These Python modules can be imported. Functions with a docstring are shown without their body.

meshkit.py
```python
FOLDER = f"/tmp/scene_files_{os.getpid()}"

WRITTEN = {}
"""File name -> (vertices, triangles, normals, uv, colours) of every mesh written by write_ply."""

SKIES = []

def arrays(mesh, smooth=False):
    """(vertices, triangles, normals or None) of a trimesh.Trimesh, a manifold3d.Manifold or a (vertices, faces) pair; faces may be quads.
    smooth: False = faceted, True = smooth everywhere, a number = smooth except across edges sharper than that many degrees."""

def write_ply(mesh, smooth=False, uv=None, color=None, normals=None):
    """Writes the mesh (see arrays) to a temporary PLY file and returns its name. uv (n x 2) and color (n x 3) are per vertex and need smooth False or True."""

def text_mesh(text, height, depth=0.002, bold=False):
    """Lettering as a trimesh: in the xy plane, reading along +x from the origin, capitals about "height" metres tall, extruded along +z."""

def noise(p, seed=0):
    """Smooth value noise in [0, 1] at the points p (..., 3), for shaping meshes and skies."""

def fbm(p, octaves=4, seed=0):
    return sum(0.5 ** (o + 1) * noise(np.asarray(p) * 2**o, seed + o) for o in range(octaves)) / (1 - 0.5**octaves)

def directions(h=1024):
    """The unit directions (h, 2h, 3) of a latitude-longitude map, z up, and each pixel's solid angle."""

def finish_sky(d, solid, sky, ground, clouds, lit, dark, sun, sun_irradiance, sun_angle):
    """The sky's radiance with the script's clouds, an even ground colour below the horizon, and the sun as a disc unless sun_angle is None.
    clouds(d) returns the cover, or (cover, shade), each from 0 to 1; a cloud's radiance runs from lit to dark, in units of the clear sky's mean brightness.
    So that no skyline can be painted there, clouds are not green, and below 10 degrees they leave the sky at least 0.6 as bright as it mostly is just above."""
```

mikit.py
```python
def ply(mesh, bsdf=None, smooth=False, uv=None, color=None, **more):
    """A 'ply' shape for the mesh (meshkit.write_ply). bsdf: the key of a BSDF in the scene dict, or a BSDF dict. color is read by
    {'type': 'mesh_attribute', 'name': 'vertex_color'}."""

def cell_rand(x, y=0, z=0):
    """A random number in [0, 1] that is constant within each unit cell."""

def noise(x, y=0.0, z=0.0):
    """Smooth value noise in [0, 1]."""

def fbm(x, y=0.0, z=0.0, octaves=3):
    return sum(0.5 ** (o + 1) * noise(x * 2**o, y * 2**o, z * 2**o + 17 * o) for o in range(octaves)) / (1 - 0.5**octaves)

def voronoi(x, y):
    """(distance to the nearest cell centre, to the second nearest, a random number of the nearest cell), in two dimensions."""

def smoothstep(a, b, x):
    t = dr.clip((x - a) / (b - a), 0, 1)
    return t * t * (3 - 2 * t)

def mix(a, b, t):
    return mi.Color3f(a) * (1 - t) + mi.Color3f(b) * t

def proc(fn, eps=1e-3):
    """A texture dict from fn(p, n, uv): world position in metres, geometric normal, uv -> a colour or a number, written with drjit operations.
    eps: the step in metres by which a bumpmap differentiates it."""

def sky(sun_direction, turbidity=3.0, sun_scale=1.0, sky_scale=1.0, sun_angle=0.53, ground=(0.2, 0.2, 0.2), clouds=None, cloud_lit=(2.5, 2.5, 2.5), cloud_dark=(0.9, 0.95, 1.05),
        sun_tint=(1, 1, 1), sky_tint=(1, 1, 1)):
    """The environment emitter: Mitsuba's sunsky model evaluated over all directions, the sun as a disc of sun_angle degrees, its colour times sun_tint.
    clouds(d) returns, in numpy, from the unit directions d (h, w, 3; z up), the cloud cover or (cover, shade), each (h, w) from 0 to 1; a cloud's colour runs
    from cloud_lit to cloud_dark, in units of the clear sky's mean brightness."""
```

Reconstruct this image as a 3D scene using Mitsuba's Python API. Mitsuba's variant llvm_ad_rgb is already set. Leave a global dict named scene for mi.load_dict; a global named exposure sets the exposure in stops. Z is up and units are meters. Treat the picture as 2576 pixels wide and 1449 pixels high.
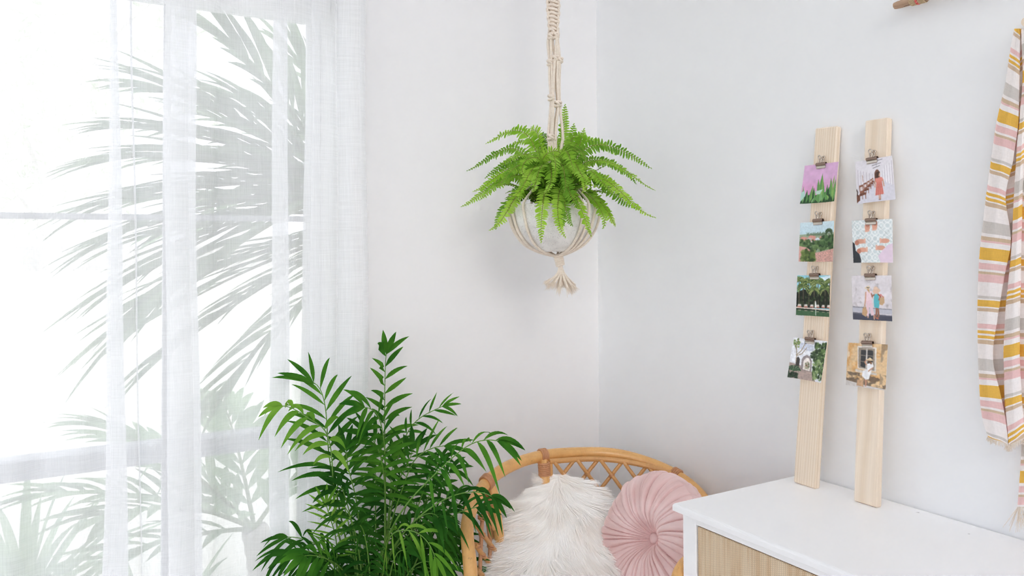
"""A white room corner: sheer curtain, hanging fern, parlour palm, rattan chair and dresser with photo boards."""
import math
import numpy as np
import trimesh
import shapely
import drjit as dr
import mitsuba as mi
import mikit
import meshkit
from mikit import proc, noise, fbm, smoothstep, mix, ply
from meshkit import noise as nnoise, fbm as nfbm

T = mi.ScalarTransform4f
PI = math.pi
rng = np.random.default_rng(7)
scene, labels = {}, {}

# ---------------------------------------------------------------- camera, sky, exposure
YAW, PITCH, ROLL, FPX, CYP = 0.5423174, 0.0214325, -0.0046144, 2027.66, 568.12
CAM = np.array([-1.725, -2.277, 1.40])
FW = np.array([math.sin(YAW) * math.cos(PITCH), math.cos(YAW) * math.cos(PITCH), math.sin(PITCH)])
RT = np.array([math.cos(YAW), -math.sin(YAW), 0.0])
UP = np.cross(RT, FW)
RT, UP = RT * math.cos(ROLL) + UP * math.sin(ROLL), UP * math.cos(ROLL) - RT * math.sin(ROLL)
scene['camera'] = {'type': 'perspective', 'fov_axis': 'x', 'fov': math.degrees(2 * math.atan(1288 / FPX)),
                   'near_clip': 0.05, 'far_clip': 200.0, 'principal_point_offset_y': (724.5 - CYP) / 1449.0,
                   'to_world': T().look_at(origin=CAM.tolist(), target=(CAM + FW).tolist(), up=UP.tolist())}


def overcast(d):
    n = nfbm(d * 2.3 + 5.0, 4)
    return np.ones(d.shape[:2]), np.clip(0.15 + 0.5 * (n - 0.4), 0, 1)


scene['sky'] = mikit.sky((-0.30, -0.88, 0.365), turbidity=4.0, sun_scale=0.039, sun_angle=13.0, sun_tint=(0.69, 0.9, 1.36), clouds=overcast, cloud_lit=(2.24, 2.33, 2.58), cloud_dark=(1.56, 1.63, 1.81), ground=(0.5, 0.48, 0.42))
exposure = 3.71

# ---------------------------------------------------------------- helpers


def ray(px, py):
    return FW + RT * ((px - 1288) / FPX) - UP * ((py - CYP) / FPX)


def at(px, py, d):
    """The point of the room seen at that place of the photograph, d metres deep."""
    return CAM + ray(px, py) * d


def on(px, py, axis, val):
    r = ray(px, py)
    return CAM + r * ((val - CAM[axis]) / r[axis])


_counts = {}


def newkey(name, parent=None):
    base = (parent + '__' if parent else '') + name
    n = _counts.get(base, 0)
    _counts[base] = n + 1
    return base if n == 0 else f'{base}_{n:03d}'


def thing(name, label, cat, group=None):
    k = newkey(name)
    labels[k] = {'label': label, 'category': cat}
    if group:
        labels[k]['group'] = group
    return k


def add(name, mesh, mat, parent=None, smooth=False, label=None, kind=None, uv=None, color=None, **more):
    k = newkey(name, parent)
    scene[k] = mesh if isinstance(mesh, dict) else ply(mesh, mat, smooth, uv=uv, color=color, **more)
    if label:
        labels.setdefault(k, {})['label'] = label
    if kind:
        labels.setdefault(k, {})['kind'] = kind
    return k


def struct(name, mesh, mat, parent=None, smooth=False, label=None):
    return add(name, mesh, mat, parent, smooth, label, 'structure' if parent is None else None)


def join(ms):
    """One (vertices, faces) pair out of many."""
    vs, fs, n = [], [], 0
    for m in ms:
        if m is None:
            continue
        if isinstance(m, tuple):
            v, f = np.asarray(m[0], float), np.asarray(m[1], int)
            if f.shape[1] == 4:
                f = np.vstack([f[:, [0, 1, 2]], f[:, [0, 2, 3]]])
        else:
            v, f = np.asarray(m.vertices), np.asarray(m.faces)
        vs.append(v)
        fs.append(f + n)
        n += len(v)
    return np.vstack(vs), np.vstack(fs)


def box(x0, x1, y0, y1, z0, z1, bev=0.0):
    """A box with chamfered edges."""
    if bev <= 0:
        v = np.array([[x, y, z] for x in (x0, x1) for y in (y0, y1) for z in (z0, z1)], float)
        f = np.array([[0, 1, 3, 2], [4, 6, 7, 5], [0, 4, 5, 1], [2, 3, 7, 6], [0, 2, 6, 4], [1, 5, 7, 3]])
        return v, np.vstack([f[:, [0, 1, 2]], f[:, [0, 2, 3]]])
    pts = []
    for sx, x in ((1, x0), (-1, x1)):
        for sy, y in ((1, y0), (-1, y1)):
            for sz, z in ((1, z0), (-1, z1)):
                pts += [[x, y + sy * bev, z + sz * bev], [x + sx * bev, y, z + sz * bev], [x + sx * bev, y + sy * bev, z]]
    h = trimesh.convex.convex_hull(np.array(pts))
    return np.array(h.vertices), np.array(h.faces)


def norm(a):
    a = np.asarray(a, float)
    return a / (np.linalg.norm(a, axis=-1, keepdims=True) + 1e-12)


def spline(pts, n, closed=False):
    """Catmull-Rom through the points, resampled evenly by length."""
    p = np.asarray(pts, float)
    from scipy.interpolate import CubicSpline
    d = np.r_[0, np.cumsum(np.sqrt(np.linalg.norm(np.diff(p, axis=0), axis=1)) + 1e-9)]
    if len(p) == 2:
        return p[0] + (p[1] - p[0]) * np.linspace(0, 1, n)[:, None]
    c = CubicSpline(d, p)
    fine = c(np.linspace(0, d[-1], max(200, 4 * n)))
    s = np.r_[0, np.cumsum(np.linalg.norm(np.diff(fine, axis=0), axis=1))]
    t = np.linspace(0, s[-1], n)
    return np.stack([np.interp(t, s, fine[:, k]) for k in range(p.shape[1])], 1)


def frames(p, up=None):
    """Tangents and two steady normals along a polyline."""
    t = norm(np.gradient(p, axis=0))
    a = np.array([0.0, 0, 1]) if up is None else np.asarray(up, float)
    if abs(t[0] @ a) > 0.95:
        a = np.array([1.0, 0, 0])
    A = np.zeros_like(p)
    n = norm(a - t[0] * (a @ t[0]))
    for i in range(len(p)):
        n = norm(n - t[i] * (n @ t[i]))
        A[i] = n
    return t, A, np.cross(t, A)


def tube(p, r, sides=10, caps=True, closed=False):
    """A round tube along the polyline, with a radius per point."""
    p = np.asarray(p, float)
    t, A, B = frames(p)
    r = np.broadcast_to(np.asarray(r, float), (len(p),))
    ang = np.arange(sides) * 2 * PI / sides
    v = p[:, None] + r[:, None, None] * (np.cos(ang)[None, :, None] * A[:, None] + np.sin(ang)[None, :, None] * B[:, None])
    n = len(p)
    i, j = np.meshgrid(np.arange(n if closed else n - 1), np.arange(sides), indexing='ij')
    i2 = (i + 1) % n
    q = np.stack([i * sides + j, i2 * sides + j, i2 * sides + (j + 1) % sides, i * sides + (j + 1) % sides], -1).reshape(-1, 4)[:, ::-1]
    v = v.reshape(-1, 3)
    f = np.vstack([q[:, [0, 1, 2]], q[:, [0, 2, 3]]])
    if caps and not closed:
        v = np.vstack([v, p[0], p[-1]])
        c0, c1 = len(v) - 2, len(v) - 1
        k = np.arange(sides)
        f = np.vstack([f, np.stack([k * 0 + c0, k, (k + 1) % sides], 1)[:, [0, 2, 1]][:, ::-1][:, [0, 1, 2]][:, ::-1],
                       np.stack([k * 0 + c1, (n - 1) * sides + (k + 1) % sides, (n - 1) * sides + k], 1)[:, ::-1]])
    return v, f


def lathe(prof, seg=48, centre=(0, 0, 0)):
    """A turned body from (radius, height) pairs, around z."""
    m = trimesh.creation.revolve(np.asarray(prof, float), sections=seg)
    return np.array(m.vertices) + np.asarray(centre, float), np.array(m.faces)


def grid(P):
    """Faces over an (n, m, 3) grid of points."""
    n, m = P.shape[:2]
    i, j = np.meshgrid(np.arange(n - 1), np.arange(m - 1), indexing='ij')
    q = np.stack([i * m + j, (i + 1) * m + j, (i + 1) * m + j + 1, i * m + j + 1], -1).reshape(-1, 4)
    return P.reshape(-1, 3), np.vstack([q[:, [0, 1, 2]], q[:, [0, 2, 3]]])


def torus(c, axis, R, r, n=20, s=8):
    a = norm(axis)
    u = norm(np.cross(a, [0.31, 0.5, 0.81]))
    w = np.cross(a, u)
    th = np.arange(n) * 2 * PI / n
    p = np.asarray(c) + R * (np.cos(th)[:, None] * u + np.sin(th)[:, None] * w)
    ph = np.arange(s) * 2 * PI / s
    d = norm(p - np.asarray(c))
    v = p[:, None] + r * (np.cos(ph)[None, :, None] * d[:, None] + np.sin(ph)[None, :, None] * a)
    i, j = np.meshgrid(np.arange(n), np.arange(s), indexing='ij')
    q = np.stack([i * s + j, ((i + 1) % n) * s + j, ((i + 1) % n) * s + (j + 1) % s, i * s + (j + 1) % s], -1).reshape(-1, 4)
    return v.reshape(-1, 3), np.vstack([q[:, [0, 1, 2]], q[:, [0, 2, 3]]])


# ---------------------------------------------------------------- materials


def rgb(*c):
    return {'type': 'rgb', 'value': list(c)}


def srgb(r, g, b):
    return [((c / 255 + 0.055) / 1.055) ** 2.4 if c > 10 else c / 255 / 12.92 for c in (r, g, b)]


def mat(name, color, rough=0.5, twosided=True, bump=None, bump_scale=1.0, **more):
    b = {'type': 'principled', 'base_color': color if isinstance(color, dict) else rgb(*color), 'roughness': rough if isinstance(rough, dict) else float(rough), **more}
    if bump is not None:
        b = {'type': 'bumpmap', 'arbitrary': bump, 'scale': float(bump_scale), 'bsdf': b}
    scene[name] = {'type': 'twosided', 'bsdf': b} if twosided else b
    return name


# ---------------------------------------------------------------- room shell
mat('wall_paint', proc(lambda p, n, uv: mix((0.85, 0.838, 0.842), (0.82, 0.812, 0.816), noise(p.x * 2.7, p.y * 2.7, p.z * 2.7))), 0.85, specular=0.2)
mat('wall_paint_cool', proc(lambda p, n, uv: mix((0.832, 0.842, 0.852), (0.80, 0.806, 0.814), noise(p.x * 2.7, p.y * 2.7, p.z * 2.7))), 0.85, specular=0.2)
mat('white_gloss', (0.86, 0.865, 0.87), 0.35)
mat('window_alu', (0.42, 0.43, 0.46), 0.4)
mat('ceiling_paint', (0.86, 0.86, 0.86), 0.9)
mat('floor_wood', proc(lambda p, n, uv: mix((0.66, 0.63, 0.60), (0.72, 0.69, 0.66), fbm(p.x * 3, p.y * 40, 0.0)) * (1 - 0.6 * (1 - smoothstep(0.0, 0.02, dr.abs(p.x * 7 - dr.round(p.x * 7)))))), 0.45)
scene['window_glass'] = {'type': 'thindielectric', 'int_ior': 1.5}

HX, HY, HZ = -4.4, -5.2, 2.62     # the far ends of the room and its height
WX0, WX1, WZ0, WZ1 = -2.75, -0.968, 0.10, 2.10   # the window's hole in the left wall
WT = 0.14


def wall_with_hole(axis, a0, a1, z0, z1, c0, c1, holes):
    """A wall slab (thickness c0..c1 along the other axis) over a0..a1 with rectangular holes (a, b, z, z')."""
    cuts = sorted({a0, a1, *[h[0] for h in holes], *[h[1] for h in holes]})
    out = []
    for u0, u1 in zip(cuts[:-1], cuts[1:]):
        zs = [(z0, z1)]
        for h in holes:
            if h[0] <= u0 and u1 <= h[1]:
                zs = [s for s in ((z0, h[2]), (h[3], z1)) if s[1] - s[0] > 1e-6]
        for s in zs:
            out.append(box(u0, u1, c0, c1, *s) if axis == 0 else box(c0, c1, u0, u1, *s))
    return join(out)


struct('wall_left', wall_with_hole(0, HX, 0.14, 0, HZ, 0.0, WT, [(WX0, WX1, WZ0, WZ1)]), 'wall_paint')
struct('wall_right', wall_with_hole(1, HY, 0.0, 0, 4.75, 0.0, 0.14, []), 'wall_paint_cool')
struct('wall_back', wall_with_hole(0, HX, 0.14, 0, 4.75, HY - WT, HY, [(-4.15, -0.4, 2.62, 4.5)]), 'wall_paint')
struct('wall_far', wall_with_hole(1, HY, 0.0, 0, 4.75, HX - WT, HX, [(-4.6, -1.6, 0.05, 2.4)]), 'wall_paint')
RAKE = 0.40                        # the ceiling rises towards the back of the room


def ceil_z(y):
    return HZ - RAKE * y


P = np.array([[x, y, ceil_z(y) + dz] for dz in (0.0, 0.12) for x in (HX - WT, 0.14) for y in (HY - WT, WT)])
hull_ = trimesh.convex.convex_hull(P)
struct('ceiling', (np.array(hull_.vertices), np.array(hull_.faces)), 'ceiling_paint')
mat('roof_sheet', (0.55, 0.56, 0.56), 0.6)
struct('roof', box(HX - 0.6, 0.8, WT, 0.75, HZ + 0.0, HZ + 0.05), 'roof_sheet')
struct('floor', box(HX - WT, 0.14, HY - WT, WT, -0.1, 0.0), 'floor_wood')
struct('baseboard_left', box(WX1 + 0.10, -0.002, -0.016, 0.0, 0.0, 0.11, 0.003), 'white_gloss')
struct('baseboard_right', box(-0.016, 0.0, HY, -0.018, 0.0, 0.11, 0.003), 'white_gloss')

# the window: outer frame, architrave, bars, sashes and panes
win = newkey('window_1')
labels[win] = {'kind': 'structure', 'label': 'white framed window with thin glazing bars behind the sheer curtain'}
FY0, FY1 = 0.092, 0.134
FR = 0.035
BARS_Z = [(0.812, 0.861), (1.467, 1.483)]
for nm, b in (('frame', (WX1 - FR, WX1, FY0, FY1, WZ0, WZ1)), ('frame', (WX0, WX0 + FR, FY0, FY1, WZ0, WZ1)),
              ('frame', (WX0 + FR, WX1 - FR, FY0, FY1, WZ0, WZ0 + FR)), ('frame', (WX0 + FR, WX1 - FR, FY0, FY1, WZ1 - FR, WZ1))):
    add(nm, box(*b, 0.003), 'white_gloss', win)
add('sash_rail', box(WX0 + FR, WX1 - FR, FY0 - 0.008, FY1 + 0.035, *BARS_Z[0], 0.004), 'window_alu', win)
add('glazing_bar', box(WX0 + FR, WX1 - FR, FY0 + 0.012, FY1 - 0.006, *BARS_Z[1], 0.003), 'window_alu', win)
MX = [-2.20, -1.395]
for x in MX:
    for z0, z1 in ((WZ0 + FR, BARS_Z[0][0]), (BARS_Z[0][1], BARS_Z[1][0]), (BARS_Z[1][1], WZ1 - FR)):
        add('mullion', box(x - 0.009, x + 0.009, FY0 + 0.012, FY1 - 0.006, z0, z1, 0.003), 'window_alu', win)
xs = [WX0 + FR, *[q for x in MX for q in (x - 0.009, x + 0.009)], WX1 - FR]
for i in range(0, len(xs), 2):
    for z0, z1 in ((WZ0 + FR, BARS_Z[0][0]), (BARS_Z[0][1], BARS_Z[1][0]), (BARS_Z[1][1], WZ1 - FR)):
        P = np.array([[[xs[i], 0.115, z0], [xs[i + 1], 0.115, z0]], [[xs[i], 0.115, z1], [xs[i + 1], 0.115, z1]]])
        add('pane', grid(P), 'window_glass', win)
AW = 0.062
trim = newkey('trim_1')
labels[trim] = {'kind': 'structure', 'label': 'white painted architrave around the window'}
for b in ((WX1, WX1 + AW, -0.016, 0.0, WZ0 - AW, WZ1 + AW), (WX0 - AW, WX0, -0.016, 0.0, WZ0 - AW, WZ1 + AW),
          (WX0, WX1, -0.016, 0.0, WZ1, WZ1 + AW), (WX0, WX1, -0.016, 0.0, WZ0 - AW, WZ0)):
    add('board', box(*b, 0.004), 'white_gloss', trim)
for b in ((WX1 + AW - 0.016, WX1 + AW + 0.002, -0.022, -0.0155, WZ0 - AW, WZ1 + AW),):
    add('moulding', box(*b, 0.003), 'white_gloss', trim)

# the roller blind rolled up at the head of the window
mat('blind_cloth', (0.88, 0.88, 0.875), 0.8)
mat('blind_plastic', (0.82, 0.82, 0.82), 0.35)
bl = thing('roller_blind', 'white roller blind rolled up at the head of the window', 'roller blind')
bz, by, br = 2.078, -0.052, 0.030
th = np.linspace(0, 2 * PI, 49)
add('roll', tube([[WX0 + 0.03, by, bz], [WX1 - 0.028, by, bz]], br, 32), 'blind_cloth', bl, smooth=40)
add('hem_bar', box(WX0 + 0.03, WX1 - 0.03, by - br - 0.004, by - br + 0.008, 2.026, 2.048, 0.003), 'blind_cloth', bl)
flap = np.array([[[x, by - br - 0.001 + 0.0005 * k, z] for k, z in enumerate((2.04, 2.078))] for x in (WX0 + 0.03, WX1 - 0.03)])
add('cloth_flap', grid(flap), 'blind_cloth', bl)
brk = trimesh.util.concatenate([trimesh.creation.cylinder(0.038, 0.008, sections=36)])
M = trimesh.transformations.rotation_matrix(PI / 2, [0, 1, 0])
for x in (WX1 - 0.02, WX0 + 0.022):
    b = brk.copy(); b.apply_transform(M); b.apply_translation([x, by, bz])
    back = box(x - 0.004, x + 0.004, by, -0.0165, bz - 0.03, bz + 0.03, 0.001)
    wallplate = box(x - 0.004, x + 0.022, -0.0195, -0.0162, bz - 0.03, bz + 0.03, 0.001)
    add('bracket', join([b, back, wallplate]), 'blind_plastic', bl, smooth=30)
add('chain', tube(spline([[WX1 - 0.012, by - 0.034, bz], [WX1 - 0.0125, by - 0.036, 1.6], [WX1 - 0.012, by - 0.034, 1.0], [WX1 - 0.012, by - 0.03, 0.98]], 40), 0.0011, 5), 'blind_plastic', bl)

# ---------------------------------------------------------------- sheer curtain
scene['sheer_voile'] = {'type': 'blendbsdf',
                        'weight': proc(lambda p, n, uv: dr.clip(0.66 + 0.07 * (noise(uv.x * 1000, uv.y * 20, 3.0) - 0.5) + 0.065 * (noise(uv.x * 20, uv.y * 1000, 7.0) - 0.5), 0, 1)),
                        'open': {'type': 'thindielectric', 'int_ior': 1.0},
                        'yarn': {'type': 'principledthin', 'base_color': rgb(0.91, 0.915, 0.925), 'roughness': 0.9, 'diff_trans': 0.42}}
cur = thing('sheer_curtain', 'long white sheer curtain with soft vertical folds hanging over the window', 'curtain')
# (place at the top of the photograph, at its foot, distance from the wall)
FOLD = [(-1700, -1700, .10), (-1480, -1480, .13), (-1290, -1290, .09), (-1120, -1120, .125), (-970, -970, .09), (-830, -830, .13), (-710, -710, .09), (-600, -600, .125), (-510, -510, .095), (-420, -420, .10), (-330, -330, .14), (-240, -240, .085), (-150, -150, .125), (-60, -70, .09), (40, 30, .125), (120, 110, .095), (205, 190, .12), (262, 245, .105),
        (298, 316, .090), (296, 308, .072), (284, 262, .075), (283, 258, .092), (300, 300, .112), (331, 345, .125), (337, 352, .112), (331, 350, .098), (372, 385, .115), (430, 450, .13),
        (486, 502, .115), (489, 505, .092), (452, 466, .078), (421, 426, .085), (418, 424, .102), (450, 470, .118), (520, 525, .128), (543, 541, .120), (551, 548, .104), (600, 600, .09), (655, 660, .115),
        (712, 725, .122), (718, 732, .105), (704, 712, .085), (690, 690, .082), (684, 682, .098), (705, 715, .118), (735, 742, .132), (762, 756, .125),
        (800, 792, .105), (798, 790, .085), (775, 762, .08), (768, 750, .095), (780, 770, .115), (812, 805, .12), (838, 836, .105), (848, 846, .085), (846, 845, .07), (852, 852, .075), (880, 884, .092), (905, 908, .10), (921, 925, .085)]
ZT, ZB = 2.44, 0.012
nz, nu = 60, 800
top = np.array([on(a, 0, 1, -d) for a, b, d in FOLD])
bot = np.array([on(b, 1449, 1, -d) for a, b, d in FOLD])
zt, zb = top[:, 2].mean(), bot[:, 2].mean()
lines = []
for z in np.linspace(ZT, ZB, nz):
    t = (zt - z) / (zt - zb)
    tt = np.clip(t, -0.15, 1.35)
    P = top * (1 - tt) + bot * tt
    sc = 1 + 0.12 * tt
    yb = -0.102
    P[:, 1] = yb + (P[:, 1] - yb) * sc
    P[:, 2] = z
    P[:, 0] += 0.0035 * np.sin(z * 3.1 + P[:, 0] * 9) + 0.002 * np.sin(z * 7.3 + P[:, 0] * 23)
    lines.append(spline(P, nu))
G = np.array(lines)
u = np.linspace(0, 1, nu) * np.linalg.norm(np.diff(G[30], axis=0), axis=1).sum()
uv = np.stack([np.broadcast_to(u, (nz, nu)), G[..., 2]], -1).reshape(-1, 2)
add('cloth', grid(G), 'sheer_voile', cur, smooth=True, uv=uv)
# the side hem of the curtain, two layers of voile
hem = G[:, -9:, :] + np.array([0, -0.0012, 0])
add('side_hem', grid(hem), 'sheer_voile', cur, smooth=True, uv=uv.reshape(nz, nu, 2)[:, -9:].reshape(-1, 2) + 0.37)
rod = thing('curtain_rod', 'white curtain rod above the window', 'curtain rod')
add('rod', tube([[-2.95, -0.102, ZT + 0.006], [-0.78, -0.102, ZT + 0.006]], 0.011, 16), 'white_gloss', rod, smooth=40)
for x in (-2.9, -0.83):
    add('bracket', join([box(x - 0.008, x + 0.008, -0.112, 0.0, ZT - 0.004, ZT + 0.016, 0.002), box(x - 0.02, x + 0.02, -0.006, 0.0, ZT - 0.03, ZT + 0.04, 0.002)]), 'white_gloss', rod)

# ---------------------------------------------------------------- outside
mat('dry_lawn', proc(lambda p, n, uv: mix((0.56, 0.54, 0.47), (0.46, 0.47, 0.40), fbm(p.x * 2.1, p.y * 2.1, 0.0))), 0.95)
ring = np.array([[x, y, -0.35] for x in (-40, 40) for y in (-40, 40)], float)
struct('ground', box(-60, 60, -60, 60, -0.6, -0.35), 'dry_lawn')
# ---------------------------------------------------------------- leaves and fronds


def blade(base, d, nrm, L, W, droop=0.3, fold=0.25, n=7, peak=0.4, twist=0.0, curl=0.0, tipw=0.02):
    """A lance-shaped leaf: a folded strip along d, sagging under its weight. Returns (vertices, faces)."""
    d, nrm = norm(d), np.asarray(nrm, float)
    t = np.linspace(0, 1, n + 1)
    c = np.asarray(base) + d * (t * L)[:, None]
    c = c + np.array([0, 0, -1.0]) * (droop * L * t ** 2)[:, None] * 0.9
    side0 = norm(np.cross(d, nrm))
    c = c + side0 * (curl * L * t ** 2)[:, None]
    tt = norm(np.gradient(c, axis=0))
    s = norm(np.cross(tt, nrm))
    m = np.cross(s, tt)
    if twist:
        a = twist * t[:, None]
        s, m = s * np.cos(a) + m * np.sin(a), m * np.cos(a) - s * np.sin(a)
    x = np.where(t < peak, t / peak, (1 - t) / (1 - peak))
    w = W * 0.5 * (tipw + (1 - tipw) * np.sin(np.clip(x, 0, 1) * PI / 2) ** 0.9)
    l = c - s * w[:, None] + m * (w * fold)[:, None]
    r = c + s * w[:, None] + m * (w * fold)[:, None]
    v = np.stack([l, c, r], 1).reshape(-1, 3)
    k = np.arange(n)[:, None] * 3
    q = np.concatenate([k + [0, 1, 4, 3], k + [1, 2, 5, 4]], 0)
    return v, np.vstack([q[:, [0, 1, 2]], q[:, [0, 2, 3]]])


def keep_clear(v, wall=-0.006):
    """Leaves rest against the wall and the curtain instead of passing through them."""
    lim = np.where(v[:, 0] < -0.86, -0.145, wall)
    v = v.copy()
    v[:, 1] = np.minimum(v[:, 1], lim)
    return v


def leafmat(name, c0, c1, trans=0.6, rough=0.45, freq=9.0):
    scene[name] = {'type': 'principledthin', 'roughness': rough, 'diff_trans': trans, 'spec_tint': 0.2,
                   'base_color': proc(lambda p, n, uv: mix(c0, c1, smoothstep(0.25, 0.75, fbm(p.x * freq, p.y * freq, p.z * freq))))}
    return name


# ---------------------------------------------------------------- garden beyond the window
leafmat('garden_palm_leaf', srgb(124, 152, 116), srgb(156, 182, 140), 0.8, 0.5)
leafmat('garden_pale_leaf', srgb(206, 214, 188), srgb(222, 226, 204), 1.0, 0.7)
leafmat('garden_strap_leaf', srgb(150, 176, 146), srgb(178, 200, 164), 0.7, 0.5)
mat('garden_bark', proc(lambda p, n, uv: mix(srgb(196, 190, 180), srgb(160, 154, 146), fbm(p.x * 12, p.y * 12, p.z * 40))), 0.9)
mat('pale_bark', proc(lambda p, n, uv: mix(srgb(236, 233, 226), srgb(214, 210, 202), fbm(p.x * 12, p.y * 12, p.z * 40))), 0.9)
mat('palm_stalk', srgb(104, 124, 72), 0.5)


def garden_palm(label, crown, fronds, stem_r, ground=-0.35):
    g = thing('garden_palm', label, 'palm')
    foot = np.array([crown[0] + 0.05, crown[1] + 0.06, ground])
    add('stem', tube(spline([foot, (foot + crown) / 2 + [0.02, 0, 0], crown], 20), np.linspace(stem_r * 1.2, stem_r, 20) * (1 + 0.06 * np.sin(np.arange(20) * 2.2)), 14), 'garden_bark', g, smooth=50)
    for (az, el, L, sag, nl, ll) in fronds:
        d = np.array([math.cos(az) * math.cos(el), math.sin(az) * math.cos(el), math.sin(el)])
        t = np.linspace(0, 1, 24)
        R = crown + d * (t * L)[:, None] + np.array([0, 0, -1.0]) * (sag * L * t ** 2.0)[:, None]
        f = add('frond', tube(R, np.linspace(0.011, 0.003, 24), 6), 'palm_stalk', g, smooth=50)
        tt, A, B = frames(R)
        side = norm(np.cross(tt, [0, 0, 1.0]))
        up = np.cross(side, tt)
        for k in range(nl):
            q = 0.16 + 0.84 * (k // 2) / (nl / 2 - 1)
            i = min(int(q * 23), 22)
            s = 1 if k % 2 else -1
            ang = 0.95 - 0.55 * q + rng.uniform(-0.06, 0.06)
            dd = tt[i] * math.cos(ang) + (side[i] * s * 0.88 + up[i] * 0.3) * math.sin(ang)
            Lk = ll * (0.55 + 0.9 * q * (1.25 - q)) * rng.uniform(0.9, 1.08)
            add('leaflet', blade(R[i], dd, up[i], Lk, 0.052, rng.uniform(0.12, 0.34), 0.3, 6), 'garden_palm_leaf', f)
    return g


crown = on(860, 470, 1, 0.62)
fr = []
for k, (az, el, L, sag) in enumerate([(PI * 1.02, 1.0, 0.72, .2), (PI * 0.98, 0.66, 0.72, .2), (PI * 1.03, 0.3, 0.70, .2), (PI * 0.97, -0.05, 0.66, .18), (PI * 1.02, -0.42, 0.72, .18),
                                      (PI * 0.9, 0.48, 0.72, .2), (PI * 0.92, 0.12, 0.72, .2), (PI * 0.88, -0.25, 0.72, .2), (PI * 0.6, 0.3, 1.2, .4), (PI * 0.3, 0.3, 1.2, .4), (PI * 0.05, 0.4, 1.1, .4)]):
    fr.append((az, el, L, sag, 28 if k < 8 else 22, 0.46))
garden_palm('broad garden palm fanning its long leaflets close behind the right half of the window', crown, fr, 0.05)
crown1 = on(985, 560, 1, 1.05)
garden_palm('second garden palm standing further back behind the broad palm at the right of the window', crown1,
            [(PI * a, e, 0.95, s_, 28, 0.46) for a, e, s_ in ((1.0, 1.12, .2), (1.01, .84, .25), (0.99, .52, .25), (1.02, .2, .25), (1.0, -.1, .2), (0.98, -.34, .2), (1.02, -.6, .2), (.93, .7, .2), (.93, .3, .2), (.92, -.2, .2))], 0.06)
crown2 = on(640, 1330, 1, 1.5)
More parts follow.
